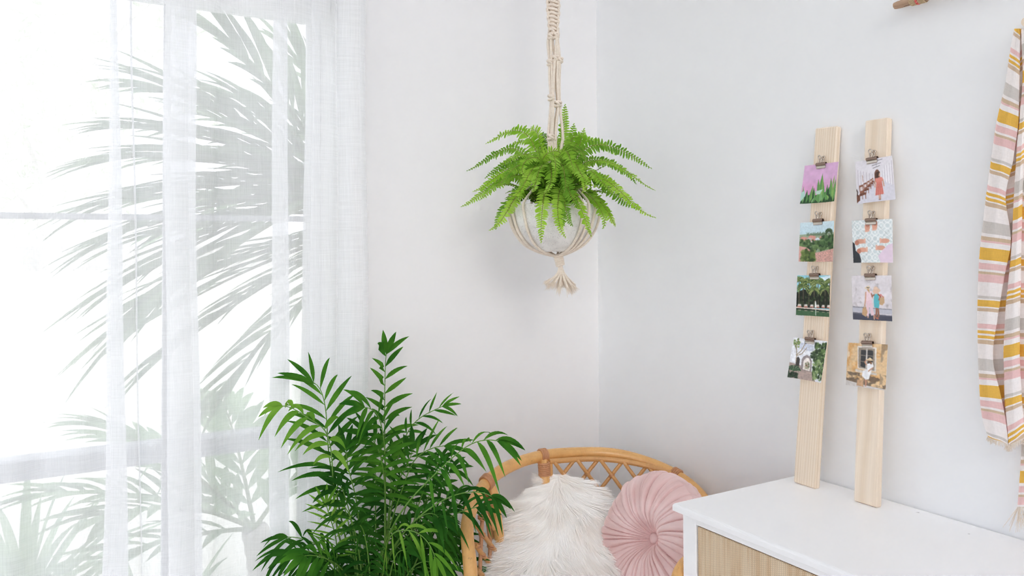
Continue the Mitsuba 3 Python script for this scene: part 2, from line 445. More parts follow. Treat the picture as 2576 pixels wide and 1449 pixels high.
garden_palm('low young garden palm behind the bottom panes of the window', crown2,
            [(PI * a, e, 0.95, .25, 22, 0.40) for a, e in ((0.98, .9), (0.9, .5), (1.05, .2), (0.75, .7), (0.5, .8), (0.2, .6), (1.2, .6))], 0.06)
# strap-leaved clumps
for label, p, n_, L in (('blue green strap leaved clump beyond the window, left of the young palm', on(380, 1420, 1, 1.0), 30, 0.6), ('pale strap leaved clump beyond the window at the far left', on(60, 1440, 1, 2.0), 22, 0.7)):
    g = thing('strap_plant', label, 'plant')
    b = np.array([p[0], p[1], -0.35])
    add('crown', lathe([(0, 0), (0.07, 0), (0.06, 0.1), (0, 0.16)], 16, b), 'garden_bark', g)
    for k in range(n_):
        a, e = rng.uniform(0, 2 * PI), rng.uniform(0.5, 1.45)
        d = np.array([math.cos(a) * math.cos(e), math.sin(a) * math.cos(e), math.sin(e)])
        add('leaf', blade(b + [0, 0, 0.08], d, [0, 0, 1.0] - d * d[2] + 1e-3, L * rng.uniform(0.9, 1.5), 0.05, rng.uniform(0.15, 0.5), 0.4, 8, 0.3), 'garden_strap_leaf', g)
# a pale tree further back
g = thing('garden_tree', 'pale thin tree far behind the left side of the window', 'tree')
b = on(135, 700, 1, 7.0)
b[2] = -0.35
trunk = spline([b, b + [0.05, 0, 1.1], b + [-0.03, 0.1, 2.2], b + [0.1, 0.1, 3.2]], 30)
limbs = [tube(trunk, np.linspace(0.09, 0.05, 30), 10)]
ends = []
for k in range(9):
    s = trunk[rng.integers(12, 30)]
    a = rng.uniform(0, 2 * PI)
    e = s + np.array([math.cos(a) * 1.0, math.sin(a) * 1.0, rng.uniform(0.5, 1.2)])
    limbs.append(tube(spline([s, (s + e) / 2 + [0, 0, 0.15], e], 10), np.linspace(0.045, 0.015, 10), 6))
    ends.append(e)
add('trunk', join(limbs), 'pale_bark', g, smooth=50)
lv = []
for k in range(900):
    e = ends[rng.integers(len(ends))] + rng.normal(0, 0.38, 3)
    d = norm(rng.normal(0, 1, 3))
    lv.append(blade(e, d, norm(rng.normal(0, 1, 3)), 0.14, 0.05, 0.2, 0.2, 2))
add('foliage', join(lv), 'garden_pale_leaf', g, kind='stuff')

# ---------------------------------------------------------------- the potted palm beside the chair
leafmat('parlour_leaf', srgb(42, 96, 30), srgb(84, 140, 46), 0.45, 0.34, 14.0)
leafmat('parlour_leaf_dark', srgb(34, 80, 28), srgb(58, 110, 38), 0.4, 0.34, 14.0)
leafmat('parlour_leaf_young', srgb(96, 150, 50), srgb(126, 172, 66), 0.6, 0.36, 14.0)
mat('parlour_stalk', srgb(92, 134, 52), 0.45)
mat('potting_soil', proc(lambda p, n, uv: mix((0.04, 0.03, 0.022), (0.12, 0.09, 0.065), noise(p.x * 160, p.y * 160, p.z * 160))), 0.95)
mat('grey_pot', (0.55, 0.54, 0.52), 0.7)
pp = thing('potted_palm', 'leafy green parlour palm standing in the corner between curtain and rattan chair', 'potted palm')
base = at(950, 1449, 2.16)
bx_, by_ = base[0], base[1]
add('pot', lathe([(0, 0.0), (0.095, 0.0), (0.10, 0.006), (0.135, 0.335), (0.142, 0.34), (0.142, 0.36), (0.132, 0.36), (0.126, 0.33), (0.0, 0.33)][::-1], 48, (bx_, by_, 0.0)), 'grey_pot', pp, smooth=40)
add('soil', lathe([(0.0, 0.345), (0.07, 0.342), (0.126, 0.332)][::-1], 32, (bx_, by_, 0.0)), 'potting_soil', pp, smooth=40)


def Z3(X, Y):
    return 650 + X / 2.1657, 780 + Y / 2.1657


# every traced frond: the rachis (places in the enlarged photograph, depth), pairs of leaflets, leaflet length, width, hang, first leaflet, colour
FR = [
    ([(690, 1300, 2.2), (690, 900, 2.25), (688, 560, 2.3), (692, 300, 2.31), (697, 240, 2.31)], 9, .082, .0175, .2, .40, 'parlour_leaf'),
    ([(480, 1260, 2.15), (425, 1000, 2.10), (385, 790, 2.08), (372, 600, 2.1), (345, 450, 2.12), (300, 395, 2.12)], 11, .108, .0155, .26, .3, 'parlour_leaf'),
    ([(455, 1280, 2.12), (405, 900, 2.06), (365, 660, 2.04), (290, 600, 2.03), (210, 548, 2.02), (130, 522, 2.02)], 7, .062, .018, .75, .55, 'parlour_leaf_young'),
    ([(690, 1250, 2.16), (692, 850, 2.12), (672, 640, 2.08), (640, 560, 2.05), (580, 530, 2.02)], 8, .085, .018, .5, .5, 'parlour_leaf'),
    ([(700, 1250, 2.2), (750, 850, 2.22), (830, 640, 2.22), (900, 575, 2.22), (1000, 525, 2.22)], 7, .062, .011, .25, .55, 'parlour_leaf'),
    ([(645, 1400, 2.1), (760, 1130, 2.03), (900, 955, 1.97), (1030, 830, 1.94), (1150, 735, 1.92), (1300, 712, 1.9)], 8, .070, .0155, .75, .60, 'parlour_leaf'),
    ([(700, 1360, 2.1), (850, 1150, 2.0), (1000, 1040, 1.95), (1100, 1000, 1.93), (1200, 992, 1.91), (1270, 1015, 1.9)], 6, .050, .0125, .75, .66, 'parlour_leaf_dark'),
    ([(690, 1280, 2.18), (790, 960, 2.14), (850, 820, 2.12), (930, 760, 2.1), (1010, 740, 2.09)], 9, .088, .0125, .3, .35, 'parlour_leaf'),
    ([(650, 1440, 2.1), (700, 1270, 2.03), (760, 1205, 1.98), (840, 1205, 1.97), (910, 1250, 1.96), (960, 1340, 1.95)], 8, .062, .011, .75, .35, 'parlour_leaf_young'),
    ([(700, 1370, 2.15), (860, 1190, 2.1), (960, 1150, 2.08), (1000, 1190, 2.06), (1020, 1250, 2.05)], 7, .06, .012, .8, .45, 'parlour_leaf_dark'),
    ([(450, 1440, 2.12), (425, 1270, 2.08), (400, 1160, 2.06), (370, 1060, 2.05)], 9, .065, .009, .1, .25, 'parlour_leaf_young'),
    ([(480, 1449, 2.1), (410, 1375, 2.03), (330, 1342, 1.99), (250, 1340, 1.96)], 8, .075, .0165, .6, .3, 'parlour_leaf'),
    ([(700, 1290, 2.2), (690, 1000, 2.14), (660, 780, 2.1), (600, 690, 2.08)], 8, .095, .018, .35, .45, 'parlour_leaf'),
    ([(690, 1290, 2.2), (740, 1000, 2.16), (800, 860, 2.14), (840, 760, 2.13)], 8, .09, .015, .3, .4, 'parlour_leaf_dark'),
    ([(560, 1350, 2.14), (540, 1080, 2.1), (500, 900, 2.08), (480, 770, 2.08)], 9, .09, .016, .3, .35, 'parlour_leaf_dark'),
    ([(700, 1380, 2.1), (820, 1180, 2.04), (920, 1110, 2.02), (980, 1130, 2.0)], 8, .066, .014, .5, .35, 'parlour_leaf_dark'),
]


def palm_frond(R, pairs, L, W, hang, first, m, singles=True, sink=None):
    f = None
    tube_mesh = tube(R, np.linspace(0.0034, 0.0011, len(R)), 6)
    if singles:
        f = add('frond', tube_mesh, 'parlour_stalk', pp, smooth=50)
    else:
        sink[0].append(tube_mesh)
    tt = norm(np.gradient(R, axis=0))
    face = norm(-FW * 0.75 + np.array([0, 0, 0.8]) + rng.normal(0, 0.16, 3))
    N = len(R) - 1
    for k in range(pairs):
        q = first + (1 - first) * k / (pairs - 0.7)
        for s in (-1, 1):
            qq = min(q + (0.018 if s > 0 else 0) + rng.uniform(-.008, .008), 0.999)
            i = min(int(qq * N), N - 1)
            t = tt[i]
            n_ = norm(face - t * (face @ t))
            sd = np.cross(t, n_) * s
            ang = 1.05 - 0.55 * (k / pairs) + rng.uniform(-0.14, 0.14)
            d = t * math.cos(ang) + sd * math.sin(ang) + n_ * rng.uniform(-0.1, 0.28)
            Lk = L * (0.62 + 0.75 * math.sin(PI * min(1, 0.18 + 0.72 * k / pairs)) * 0.6) * rng.uniform(0.88, 1.12) * 1.22
            b = blade(R[i] + (R[i + 1] - R[i]) * (qq * N - i), d, n_, Lk, W * 0.84 * rng.uniform(0.85, 1.1), hang * rng.uniform(0.7, 1.6), 0.32, 8, 0.38, rng.uniform(-0.5, 0.5), rng.uniform(-0.1, 0.1))
            b = (keep_clear(b[0]), b[1])
            if singles:
                add('leaflet', b, m, f, smooth=True)
            else:
                sink[1].append(b)
    for s in (-0.25, 0.25):
        t = tt[-1]
        n_ = norm(face - t * (face @ t))
        b = blade(R[-1], t * math.cos(s) + np.cross(t, n_) * math.sin(s), n_, L * 0.95, W, hang * 0.6, 0.3, 8, 0.42)
        b = (keep_clear(b[0]), b[1])
        if singles:
            add('leaflet', b, m, f, smooth=True)
        else:
            sink[1].append(b)


soilz = np.array([bx_, by_, 0.342])
for (pts, pairs, L, W, hang, first, m) in FR:
    P = [at(*Z3(x, y), d) for x, y, d in pts]
    a = rng.uniform(0, 2 * PI)
    root = soilz + [0.05 * math.cos(a), 0.05 * math.sin(a), -0.004]
    R = spline([root, root * 0.45 + P[0] * 0.55 + [0, 0, 0.02], *P], 60)
    tl = np.linalg.norm(np.diff(R, axis=0), axis=1)
    cum = np.r_[0, np.cumsum(tl)]
    i0 = np.argmin(np.linalg.norm(R - P[0], axis=1))
    f0 = cum[i0] / cum[-1]
    palm_frond(R, pairs, L, W, hang, f0 + (1 - f0) * first, m)
# the thicket of lower fronds nobody can tell apart
sink = ([], [])
for k in range(34):
    a = rng.uniform(0, 2 * PI)
    root = soilz + [0.06 * math.cos(a), 0.06 * math.sin(a), -0.004]
    sp = rng.uniform(0.04, 0.19)
    hgt = rng.uniform(0.10, 0.42) * (1.12 - 1.6 * sp)
    tip = root + [sp * math.cos(a), sp * math.sin(a), hgt + 0.09]
    tip[1] = min(tip[1], -0.05)
    tip[0] = min(max(tip[0], bx_ - 0.19), bx_ + 0.15)
    mid = root * 0.45 + tip * 0.55 + np.array([0, 0, 0.07])
    R = spline([root, mid, tip + [0.3 * sp * math.cos(a), min(0.3 * sp * math.sin(a), 0.01), -0.02]], 30)
    palm_frond(R, 8, rng.uniform(.068, .09), .0135, rng.uniform(.3, .7), 0.32, '', False, sink)
add('stalks', join(sink[0]), 'parlour_stalk', pp, smooth=50, kind='stuff')
h = len(sink[1]) // 2
add('lower_foliage', join(sink[1]), 'parlour_leaf_dark', pp, smooth=True, kind='stuff')
# ---------------------------------------------------------------- dresser
mat('dresser_paint', proc(lambda p, n, uv: mix((0.86, 0.862, 0.865), (0.83, 0.83, 0.838), fbm(p.x * 4, p.y * 2, p.z * 9)) * (1 - 0.75 * smoothstep(0.80, 0.86, noise(p.x * 60 + 3.0, p.y * 60, 1.5)) * smoothstep(0.78, 0.84, noise(p.x * 9, p.y * 9 + 4.4, 8.0)))), 0.42,
    bump=proc(lambda p, n, uv: fbm(p.x * 70, p.y * 9, p.z * 70, 2), 1e-3), bump_scale=0.0005)
mat('dresser_inside', (0.10, 0.09, 0.085), 0.9)


def weave(p, n, uv):
    a, b = p.y * 430, p.z * 520
    th = dr.abs(dr.sin(a * PI * 0.5)) * 0.6 + 0.4
    wf = dr.abs(dr.sin((b + dr.floor(a * 0.5) * 1.0) * PI * 0.5)) * 0.45 + 0.55
    tone = fbm(p.y * 30, p.z * 7.0, 0.0)
    tone2 = noise(p.y * 210, p.z * 9.0, 5.0)
    c = mix(srgb(214, 184, 148), srgb(230, 208, 178), smoothstep(0.25, 0.75, tone * 0.6 + tone2 * 0.4))
    return c * (0.45 + 0.55 * th * wf)


mat('woven_cane', proc(weave), 0.75, bump=proc(lambda p, n, uv: dr.abs(dr.sin(p.y * 215 * PI)) * dr.abs(dr.sin((p.z * 260 + dr.floor(p.y * 215) * 0.5) * PI)), 2e-4), bump_scale=0.0006)
DX0, DX1, DY0, DY1, DZ = -0.448, -0.004, -2.06, -0.863, 0.80
ds = thing('dresser', 'white painted dresser with woven cane drawer fronts standing against the right wall', 'dresser')


def rounded_slab(x0, x1, y0, y1, z0, z1, r, n=6):
    from shapely.geometry import box as sb
    pts = []
    for k in range(n + 1):
        a = k / n * PI / 2
        ins, dz = r * (1 - math.cos(a)), r * math.sin(a)
        for sx in (0, 1):
            for sy in (0, 1):
                for c in np.linspace(0, PI / 2, 5):
                    cr = 0.006
                    X = (x0 + ins + cr - cr * math.cos(c)) if sx == 0 else (x1 - ins - cr + cr * math.cos(c))
                    Y = (y0 + ins + cr - cr * math.sin(c)) if sy == 0 else (y1 - ins - cr + cr * math.sin(c))
                    pts.append([X, Y, z1 - r + dz])
                    pts.append([X, Y, z0 + r * 0.3 - dz * 0.3])
    h = trimesh.convex.convex_hull(np.array(pts))
    return np.array(h.vertices), np.array(h.faces)


add('tabletop', rounded_slab(DX0, DX1, DY0, DY1, DZ - 0.0175, DZ, 0.007), 'dresser_paint', ds, smooth=25)
FXF = DX0 + 0.010         # the front face of the carcass
SY1 = DY1 - 0.026
add('side_panel', box(FXF + 0.022, DX1 - 0.004, SY1 - 0.018, SY1, 0.09, DZ - 0.0175), 'dresser_paint', ds)
add('side_panel', box(FXF + 0.022, DX1 - 0.004, DY0 + 0.026, DY0 + 0.044, 0.09, DZ - 0.0175), 'dresser_paint', ds)
add('back_panel', box(DX1 - 0.012, DX1 - 0.004, DY0 + 0.044, SY1 - 0.018, 0.09, DZ - 0.0175), 'dresser_paint', ds)
add('bottom_panel', box(FXF + 0.022, DX1 - 0.012, DY0 + 0.044, SY1 - 0.018, 0.09, 0.108), 'dresser_paint', ds)
SW = 0.042
ymid = (SY1 + DY0 + 0.026) / 2
for y0, y1, zb in ((SY1 - SW, SY1, 0.0), (DY0 + 0.026, DY0 + 0.026 + SW, 0.0), (ymid - SW / 2, ymid + SW / 2, 0.12)):
    add('stile', box(FXF, FXF + 0.022, y0, y1, zb, DZ - 0.0175, 0.002), 'dresser_paint', ds)
for y0, y1 in ((SY1 - SW, SY1), (DY0 + 0.026, DY0 + 0.026 + SW)):
    add('leg', box(DX1 - 0.046, DX1 - 0.004, y0, y1, 0.0, 0.09, 0.002), 'dresser_paint', ds)
ROWS = [(0.555, 0.7665), (0.33, 0.54), (0.135, 0.315)]
rails = [(0.7680, DZ - 0.0175), (0.5415, 0.5535), (0.3165, 0.3285), (0.108, 0.1335)]
for y0, y1 in ((ymid + SW / 2, SY1 - SW), (DY0 + 0.026 + SW, ymid - SW / 2)):
    for z0, z1 in rails:
        add('rail', box(FXF, FXF + 0.020, y0, y1, z0, z1, 0.0012), 'dresser_paint', ds)
    for z0, z1 in ROWS:
        g = 0.0022
        d_ = add('drawer', box(FXF + 0.010, FXF + 0.34, y0 + 0.012, y1 - 0.012, z0 + 0.006, z1 - 0.008), 'dresser_inside', ds)
        add('front', box(FXF + 0.0035, FXF + 0.0098, y0 + g, y1 - g, z0 + g, z1 - g, 0.0015), 'woven_cane', d_, label='woven natural cane drawer front')

# ---------------------------------------------------------------- boards with clipped prints


def pine(seed, strength, dense):
    def f(p, n, uv):
        warp = (fbm(p.y * (3 if dense < 300 else 22) + seed, p.z * (2.2 if dense < 300 else 0.5) + seed, 0.5) - 0.5) * (0.05 if dense < 300 else 0.022)
        ring = dr.sin((p.y + p.x * 0.6 + warp) * dense * 2) * 0.5 + 0.5
        ring = ring * (0.4 + 0.6 * noise((p.y + warp) * 60, p.z * 0.6, seed))
        fine = noise(p.y * 900 + p.x * 500, p.z * 14, seed + 3)
        c = mix(srgb(235, 219, 200), srgb(211, 187, 157), ring * strength)
        return c * (0.95 + 0.08 * fine)
    return proc(f)


mat('pine_straight', pine(1.3, 0.75, 420.0), 0.6)
mat('pine_plain', pine(6.1, 0.42, 95.0), 0.6)


def plank(bl, br_, tl, tr, th=0.018, bev=0.0022):
    """A chamfered plank whose front face has these corners."""
    bl, br_, tl, tr = map(np.asarray, (bl, br_, tl, tr))
    a = norm((tl + tr) / 2 - (bl + br_) / 2)
    w = norm((br_ + tr) / 2 - (bl + tl) / 2)
    w = norm(w - a * (w @ a))
    nrm_ = norm(np.cross(w, a))
    if nrm_[0] > 0:
        nrm_ = -nrm_
    W = np.linalg.norm(br_ - bl)
    L = np.linalg.norm((tl + tr) / 2 - (bl + br_) / 2)
    c = (bl + br_) / 2
    v, f = box(-W / 2, W / 2, 0, L, -th, 0, bev)
    return (c + v[:, :1] * w + v[:, 1:2] * a + v[:, 2:] * nrm_, f), (c, w, a, nrm_, L)


b1 = thing('wooden_board', 'left of two pale pine boards on the dresser, straight grained, with four clipped prints', 'board', 'pine boards leaning on the wall')
b2 = thing('wooden_board', 'right of two pale pine boards on the dresser, nearer the striped throw', 'board', 'pine boards leaning on the wall')
m1, B1 = plank([-0.0835, -0.906, .8012], [-0.0835, -0.970, .8012], [-0.0205, -0.934, 1.686], [-0.0205, -0.998, 1.684])
m2, B2 = plank([-0.0835, -1.0765, .8012], [-0.0835, -1.1355, .8012], [-0.0205, -1.0755, 1.686], [-0.0205, -1.1345, 1.687])
scene[b1] = ply(m1, 'pine_straight')
scene[b2] = ply(m2, 'pine_plain')


class Canvas:
    """A small picture as an array of sRGB values, drawn with shapes (u to the right, v down, both 0..1)."""

    def __init__(s, w, h, c):
        s.u, s.v = np.meshgrid((np.arange(w) + .5) / w, (np.arange(h) + .5) / h)
        s.a = np.ones((h, w, 3)) * np.asarray(c, float)
        s.w, s.h = w, h

    def put(s, m, c):
        m = np.asarray(m, float)[..., None] if np.ndim(m) == 2 else m
        s.a = s.a * (1 - m) + np.asarray(c, float) * m

    def poly(s, pts, c, alpha=1.0):
        m = np.zeros((s.h, s.w))
        g = shapely.Polygon(pts).buffer(0)
        for dx in (-.25, .25):
            for dy in (-.25, .25):
                m += shapely.contains_xy(g, s.u + dx / s.w, s.v + dy / s.h) * .25
        s.put(m * alpha, c)

    def ell(s, x, y, rx, ry, c, alpha=1.0, soft=0.15):
        d = np.sqrt(((s.u - x) / rx) ** 2 + ((s.v - y) / ry) ** 2)
        s.put(np.clip((1 + soft / 2 - d) / soft, 0, 1) * alpha, c)

    def line(s, pts, w, c, alpha=1.0):
        g = shapely.LineString(pts).buffer(w)
        s.poly(list(g.exterior.coords), c, alpha)

    def rough(s, f, amp, seed, mask=None):
        n = nfbm(np.stack([s.u * f, s.v * f, s.u * 0 + seed * 3.7], -1), 3, seed) - .5
        k = 1 + amp * n * 2
        if mask is not None:
            k = 1 + (k - 1) * mask
        s.a = np.clip(s.a * k[..., None], 0, 255)

    def blobs(s, n, x0, x1, y0, y1, r, cols, seed):
        g = np.random.default_rng(seed)
        for _ in range(n):
            s.ell(g.uniform(x0, x1), g.uniform(y0, y1), r * g.uniform(.5, 1.3), r * g.uniform(.5, 1.2), cols[g.integers(len(cols))], .85, .5)

    def leaf(s, x0, y0, x1, y1, w, c, hl=None):
        a, b = np.array([x0, y0]), np.array([x1, y1])
        d = b - a
        n_ = np.array([-d[1], d[0]]) / (np.linalg.norm(d) + 1e-9) * w
        s.poly([a, a + d * .3 + n_, a + d * .6 + n_ * .8, b, a + d * .6 - n_ * .8, a + d * .3 - n_], c)
        if hl is not None:
            s.poly([a, a + d * .3 + n_, a + d * .6 + n_ * .8, b], hl)
            s.line([a, b], .004, np.asarray(c) * .8)


def palmtop(c, x, y, r, seed, cols, n=15):
    g = np.random.default_rng(seed)
    for k in range(n):
        a = -PI * .5 + (k / (n - 1) - .5) * 4.6
        e = (x + r * math.cos(a), y + r * math.sin(a) * .75 + r * .28)
        mx = (x + .55 * r * math.cos(a), y + .6 * r * math.sin(a) * .75 - .06 * r)
        c.line([(x, y), mx, e], .011, cols[g.integers(len(cols))])
        c.line([(x, y), (mx[0], mx[1] + .02), (e[0], e[1] + .03)], .006, cols[g.integers(len(cols))])


NW, NH = 104, 112


def print_pink():
    c = Canvas(NW, NH, (214, 172, 208))
    c.put(np.clip((c.v - .35) / .6, 0, 1) * .6, (214, 120, 170))
    c.put(np.clip((.5 - c.u) * .5, 0, 1) * .3, (228, 190, 222))
    g1, g2, g3, dk = (96, 150, 84), (128, 170, 92), (150, 190, 140), (44, 84, 50)
    c.poly([(0, .86), (.2, .78), (.4, .80), (.6, .75), (1, .7), (1, 1), (0, 1)], (40, 74, 44))
    for L in [(.06, 1, .04, .56, .035, g1, g3), (.14, 1, .15, .66, .045, dk, g1), (.24, 1, .30, .55, .045, g1, g2), (.36, 1, .33, .60, .05, dk, g1), (.5, .85, .44, .40, .055, g1, g2), (.55, .8, .55, .26, .06, g1, g2),
              (.6, 1, .6, .48, .065, g2, g1), (.70, .98, .73, .55, .045, g1, dk), (.80, .82, .78, .62, .055, dk, g1), (.88, .9, .82, .40, .06, g1, g2), (.94, 1, .97, .45, .06, g2, g1), (.9, .6, .92, .33, .02, g2, None),
              (.5, 1, .50, .70, .11, g1, (120, 165, 110)), (.78, .95, .70, .80, .06, g1, g2), (.3, 1, .36, .86, .03, g3, g1)]:
        c.leaf(*L)
    c.poly([(.36, .70), (.6, .66), (.52, .78), (.42, .78)], (178, 204, 190))
    c.poly([(0, .70), (.09, .66), (.11, .80), (0, .95)], (170, 205, 195))
    c.rough(9, .08, 3)
    return c


def print_village():
    c = Canvas(NW, NH, (205, 224, 232))
    c.put(np.clip(c.v / .3, 0, 1) * .45, (178, 208, 220))
    c.poly([(0, .31), (1, .28), (1, 1), (0, 1)], (150, 165, 140))
    g = np.random.default_rng(4)
    for k in range(26):
        x = .2 + .6 * k / 26
        c.line([(x, .34), (x + .005, .34 - g.uniform(.03, .08))], .008, (92, 112, 88))
    palmtop(c, .85, .24, .11, 2, [(60, 80, 56), (80, 100, 70)], 11)
    c.line([(.85, .24), (.86, .42)], .008, (70, 70, 55))
    for x0, y0, w in ((.0, .36, .2), (.22, .33, .22), (.3, .40, .25), (.0, .42, .2), (.55, .36, .16)):
        c.poly([(x0, y0 + .07), (x0 + w * .3, y0), (x0 + w, y0 + .02), (x0 + w * 1.1, y0 + .08)], (206, 150, 138))
        c.poly([(x0, y0 + .07), (x0 + w * 1.1, y0 + .08), (x0 + w * 1.1, y0 + .11), (x0, y0 + .11)], (196, 186, 184))
    c.poly([(.42, .43), (.52, .39), (.6, .46), (.5, .5)], (210, 220, 228))
    c.blobs(150, .0, 1, .46, .72, .05, [(58, 84, 48), (84, 112, 66), (40, 62, 40), (112, 138, 90)], 5)
    c.blobs(50, .62, 1, .36, .6, .04, [(58, 88, 50), (76, 108, 66), (46, 66, 44)], 6)
    c.poly([(0, .60), (.2, .64), (.42, .78), (1, .68), (1, 1), (0, 1)], (206, 160, 150))
    m = (c.v > .68) & (c.u > .38)
    c.rough(60, .35, 8, m.astype(float))
    c.blobs(70, .07, .42, .70, .98, .05, [(70, 92, 44), (98, 118, 60), (50, 70, 38), (122, 138, 80)], 9)
    c.rough(40, .12, 2)
    return c


def print_pool():
    c = Canvas(NW, NH, (150, 205, 220))
    c.poly([(.7, .05), (1, 0), (1, .25), (.75, .3)], (215, 232, 240))
    c.poly([(0, .42), (.2, .35), (.6, .38), (1, .34), (1, .80), (0, .80)], (28, 36, 24))
    cols = [(76, 100, 52), (104, 128, 66), (56, 78, 42), (150, 160, 96), (128, 140, 84)]
    for x, y, r, s_ in ((.06, .13, .20, 1), (.34, .17, .23, 2), (.18, .28, .18, 3), (.62, .18, .25, 4), (.84, .32, .2, 5), (.98, .16, .16, 6), (.5, .36, .16, 7)):
        c.line([(x, y), (x + .01, .75)], .012, (92, 84, 66))
        palmtop(c, x, y, r, s_, cols)
    c.blobs(60, 0, 1, .5, .74, .035, [(24, 34, 22), (40, 54, 32), (58, 76, 44)], 10)
    for k in range(6):
        x = .03 + .175 * k
        c.poly([(x, .78), (x + .02, .72), (x + .1, .72), (x + .11, .79)], (214, 206, 200))
        c.poly([(x, .77), (x + .11, .775), (x + .11, .795), (x, .79)], (190, 92, 70))
    c.poly([(.53, .63), (.56, .63), (.58, .79), (.52, .79)], (236, 236, 232))
    c.ell(.545, .62, .012, .014, (110, 80, 60))
    c.poly([(0, .79), (1, .83), (1, .86), (0, .82)], (222, 200, 190))
    c.poly([(0, .82), (1, .86), (1, 1), (0, 1)], (64, 98, 66))
    c.poly([(0, .82), (1, .86), (1, .89), (0, .86)], (34, 52, 36))
    for k in range(6):
        x = .05 + .175 * k
        c.poly([(x, .86 + .03 * x), (x + .08, .86 + .03 * x), (x + .08, .88 + .03 * x), (x, .88 + .03 * x)], (180, 168, 150), .8)
    c.line([(.55, .84), (.555, .97)], .015, (200, 206, 196), .8)
    c.rough(30, .2, 5)
    return c


def print_arch():
    c = Canvas(NW, NH, (232, 234, 240))
    c.poly([(.2, .10), (.65, .14), (.62, .30), (.2, .26)], (206, 212, 226))
    c.poly([(.34, .05), (.40, .05), (.40, .13), (.34, .13)], (120, 126, 138))
    c.poly([(.0, .62), (.3, .66), (.35, .76), (.7, .78), (.8, 1), (.0, 1)], (168, 150, 142))
    c.poly([(.32, .76), (.32, .52), (.36, .44), (.45, .39), (.55, .42), (.62, .52), (.64, .78)], (150, 140, 140))
    c.poly([(.38, .75), (.38, .54), (.44, .46), (.52, .46), (.58, .55), (.59, .77)], (236, 228, 222))
    c.poly([(.42, .74), (.43, .58), (.5, .54), (.56, .6), (.56, .74)], (170, 160, 140), .7)
    c.blobs(20, .44, .56, .58, .72, .02, [(90, 110, 80), (200, 190, 170), (120, 92, 70)], 3)
    c.poly([(.17, .7), (.16, .52), (.21, .45), (.27, .52), (.27, .7)], (66, 62, 60))
    for pts in ([(.17, .60), (.16, .40), (.12, .20), (.15, .0)], [(.16, .42), (.28, .30), (.36, .12)], [(.14, .3), (.05, .12)], [(.17, .44), (.30, .38), (.42, .22)]):
        c.line(pts, .010, (150, 134, 112))
    c.blobs(30, .02, .2, .02, .25, .022, [(120, 140, 80), (92, 116, 62), (160, 170, 104)], 4)
    c.blobs(200, .68, 1.0, .08, .95, .045, [(48, 70, 42), (74, 100, 58), (100, 128, 76), (150, 170, 120), (36, 52, 34)], 5)
    c.blobs(40, .58, .75, .30, .45, .03, [(40, 54, 40), (66, 88, 58), (190, 200, 180)], 6)
    for k in range(16):
        a = -PI + k / 15 * PI
        c.line([(.14, .82), (.14 + .16 * math.cos(a), .78 + .10 * math.sin(a)), (.14 + .26 * math.cos(a), .82 + .08 * math.sin(a) + .07)], .008, [(58, 84, 62), (90, 118, 84), (40, 60, 46)][k % 3])
    c.blobs(40, 0, .28, .86, 1, .03, [(46, 66, 48), (30, 44, 32)], 8)
    c.poly([(.30, .80), (.66, .80), (.72, 1), (.28, 1)], (176, 156, 148))
    c.rough(34, .16, 7)
    return c


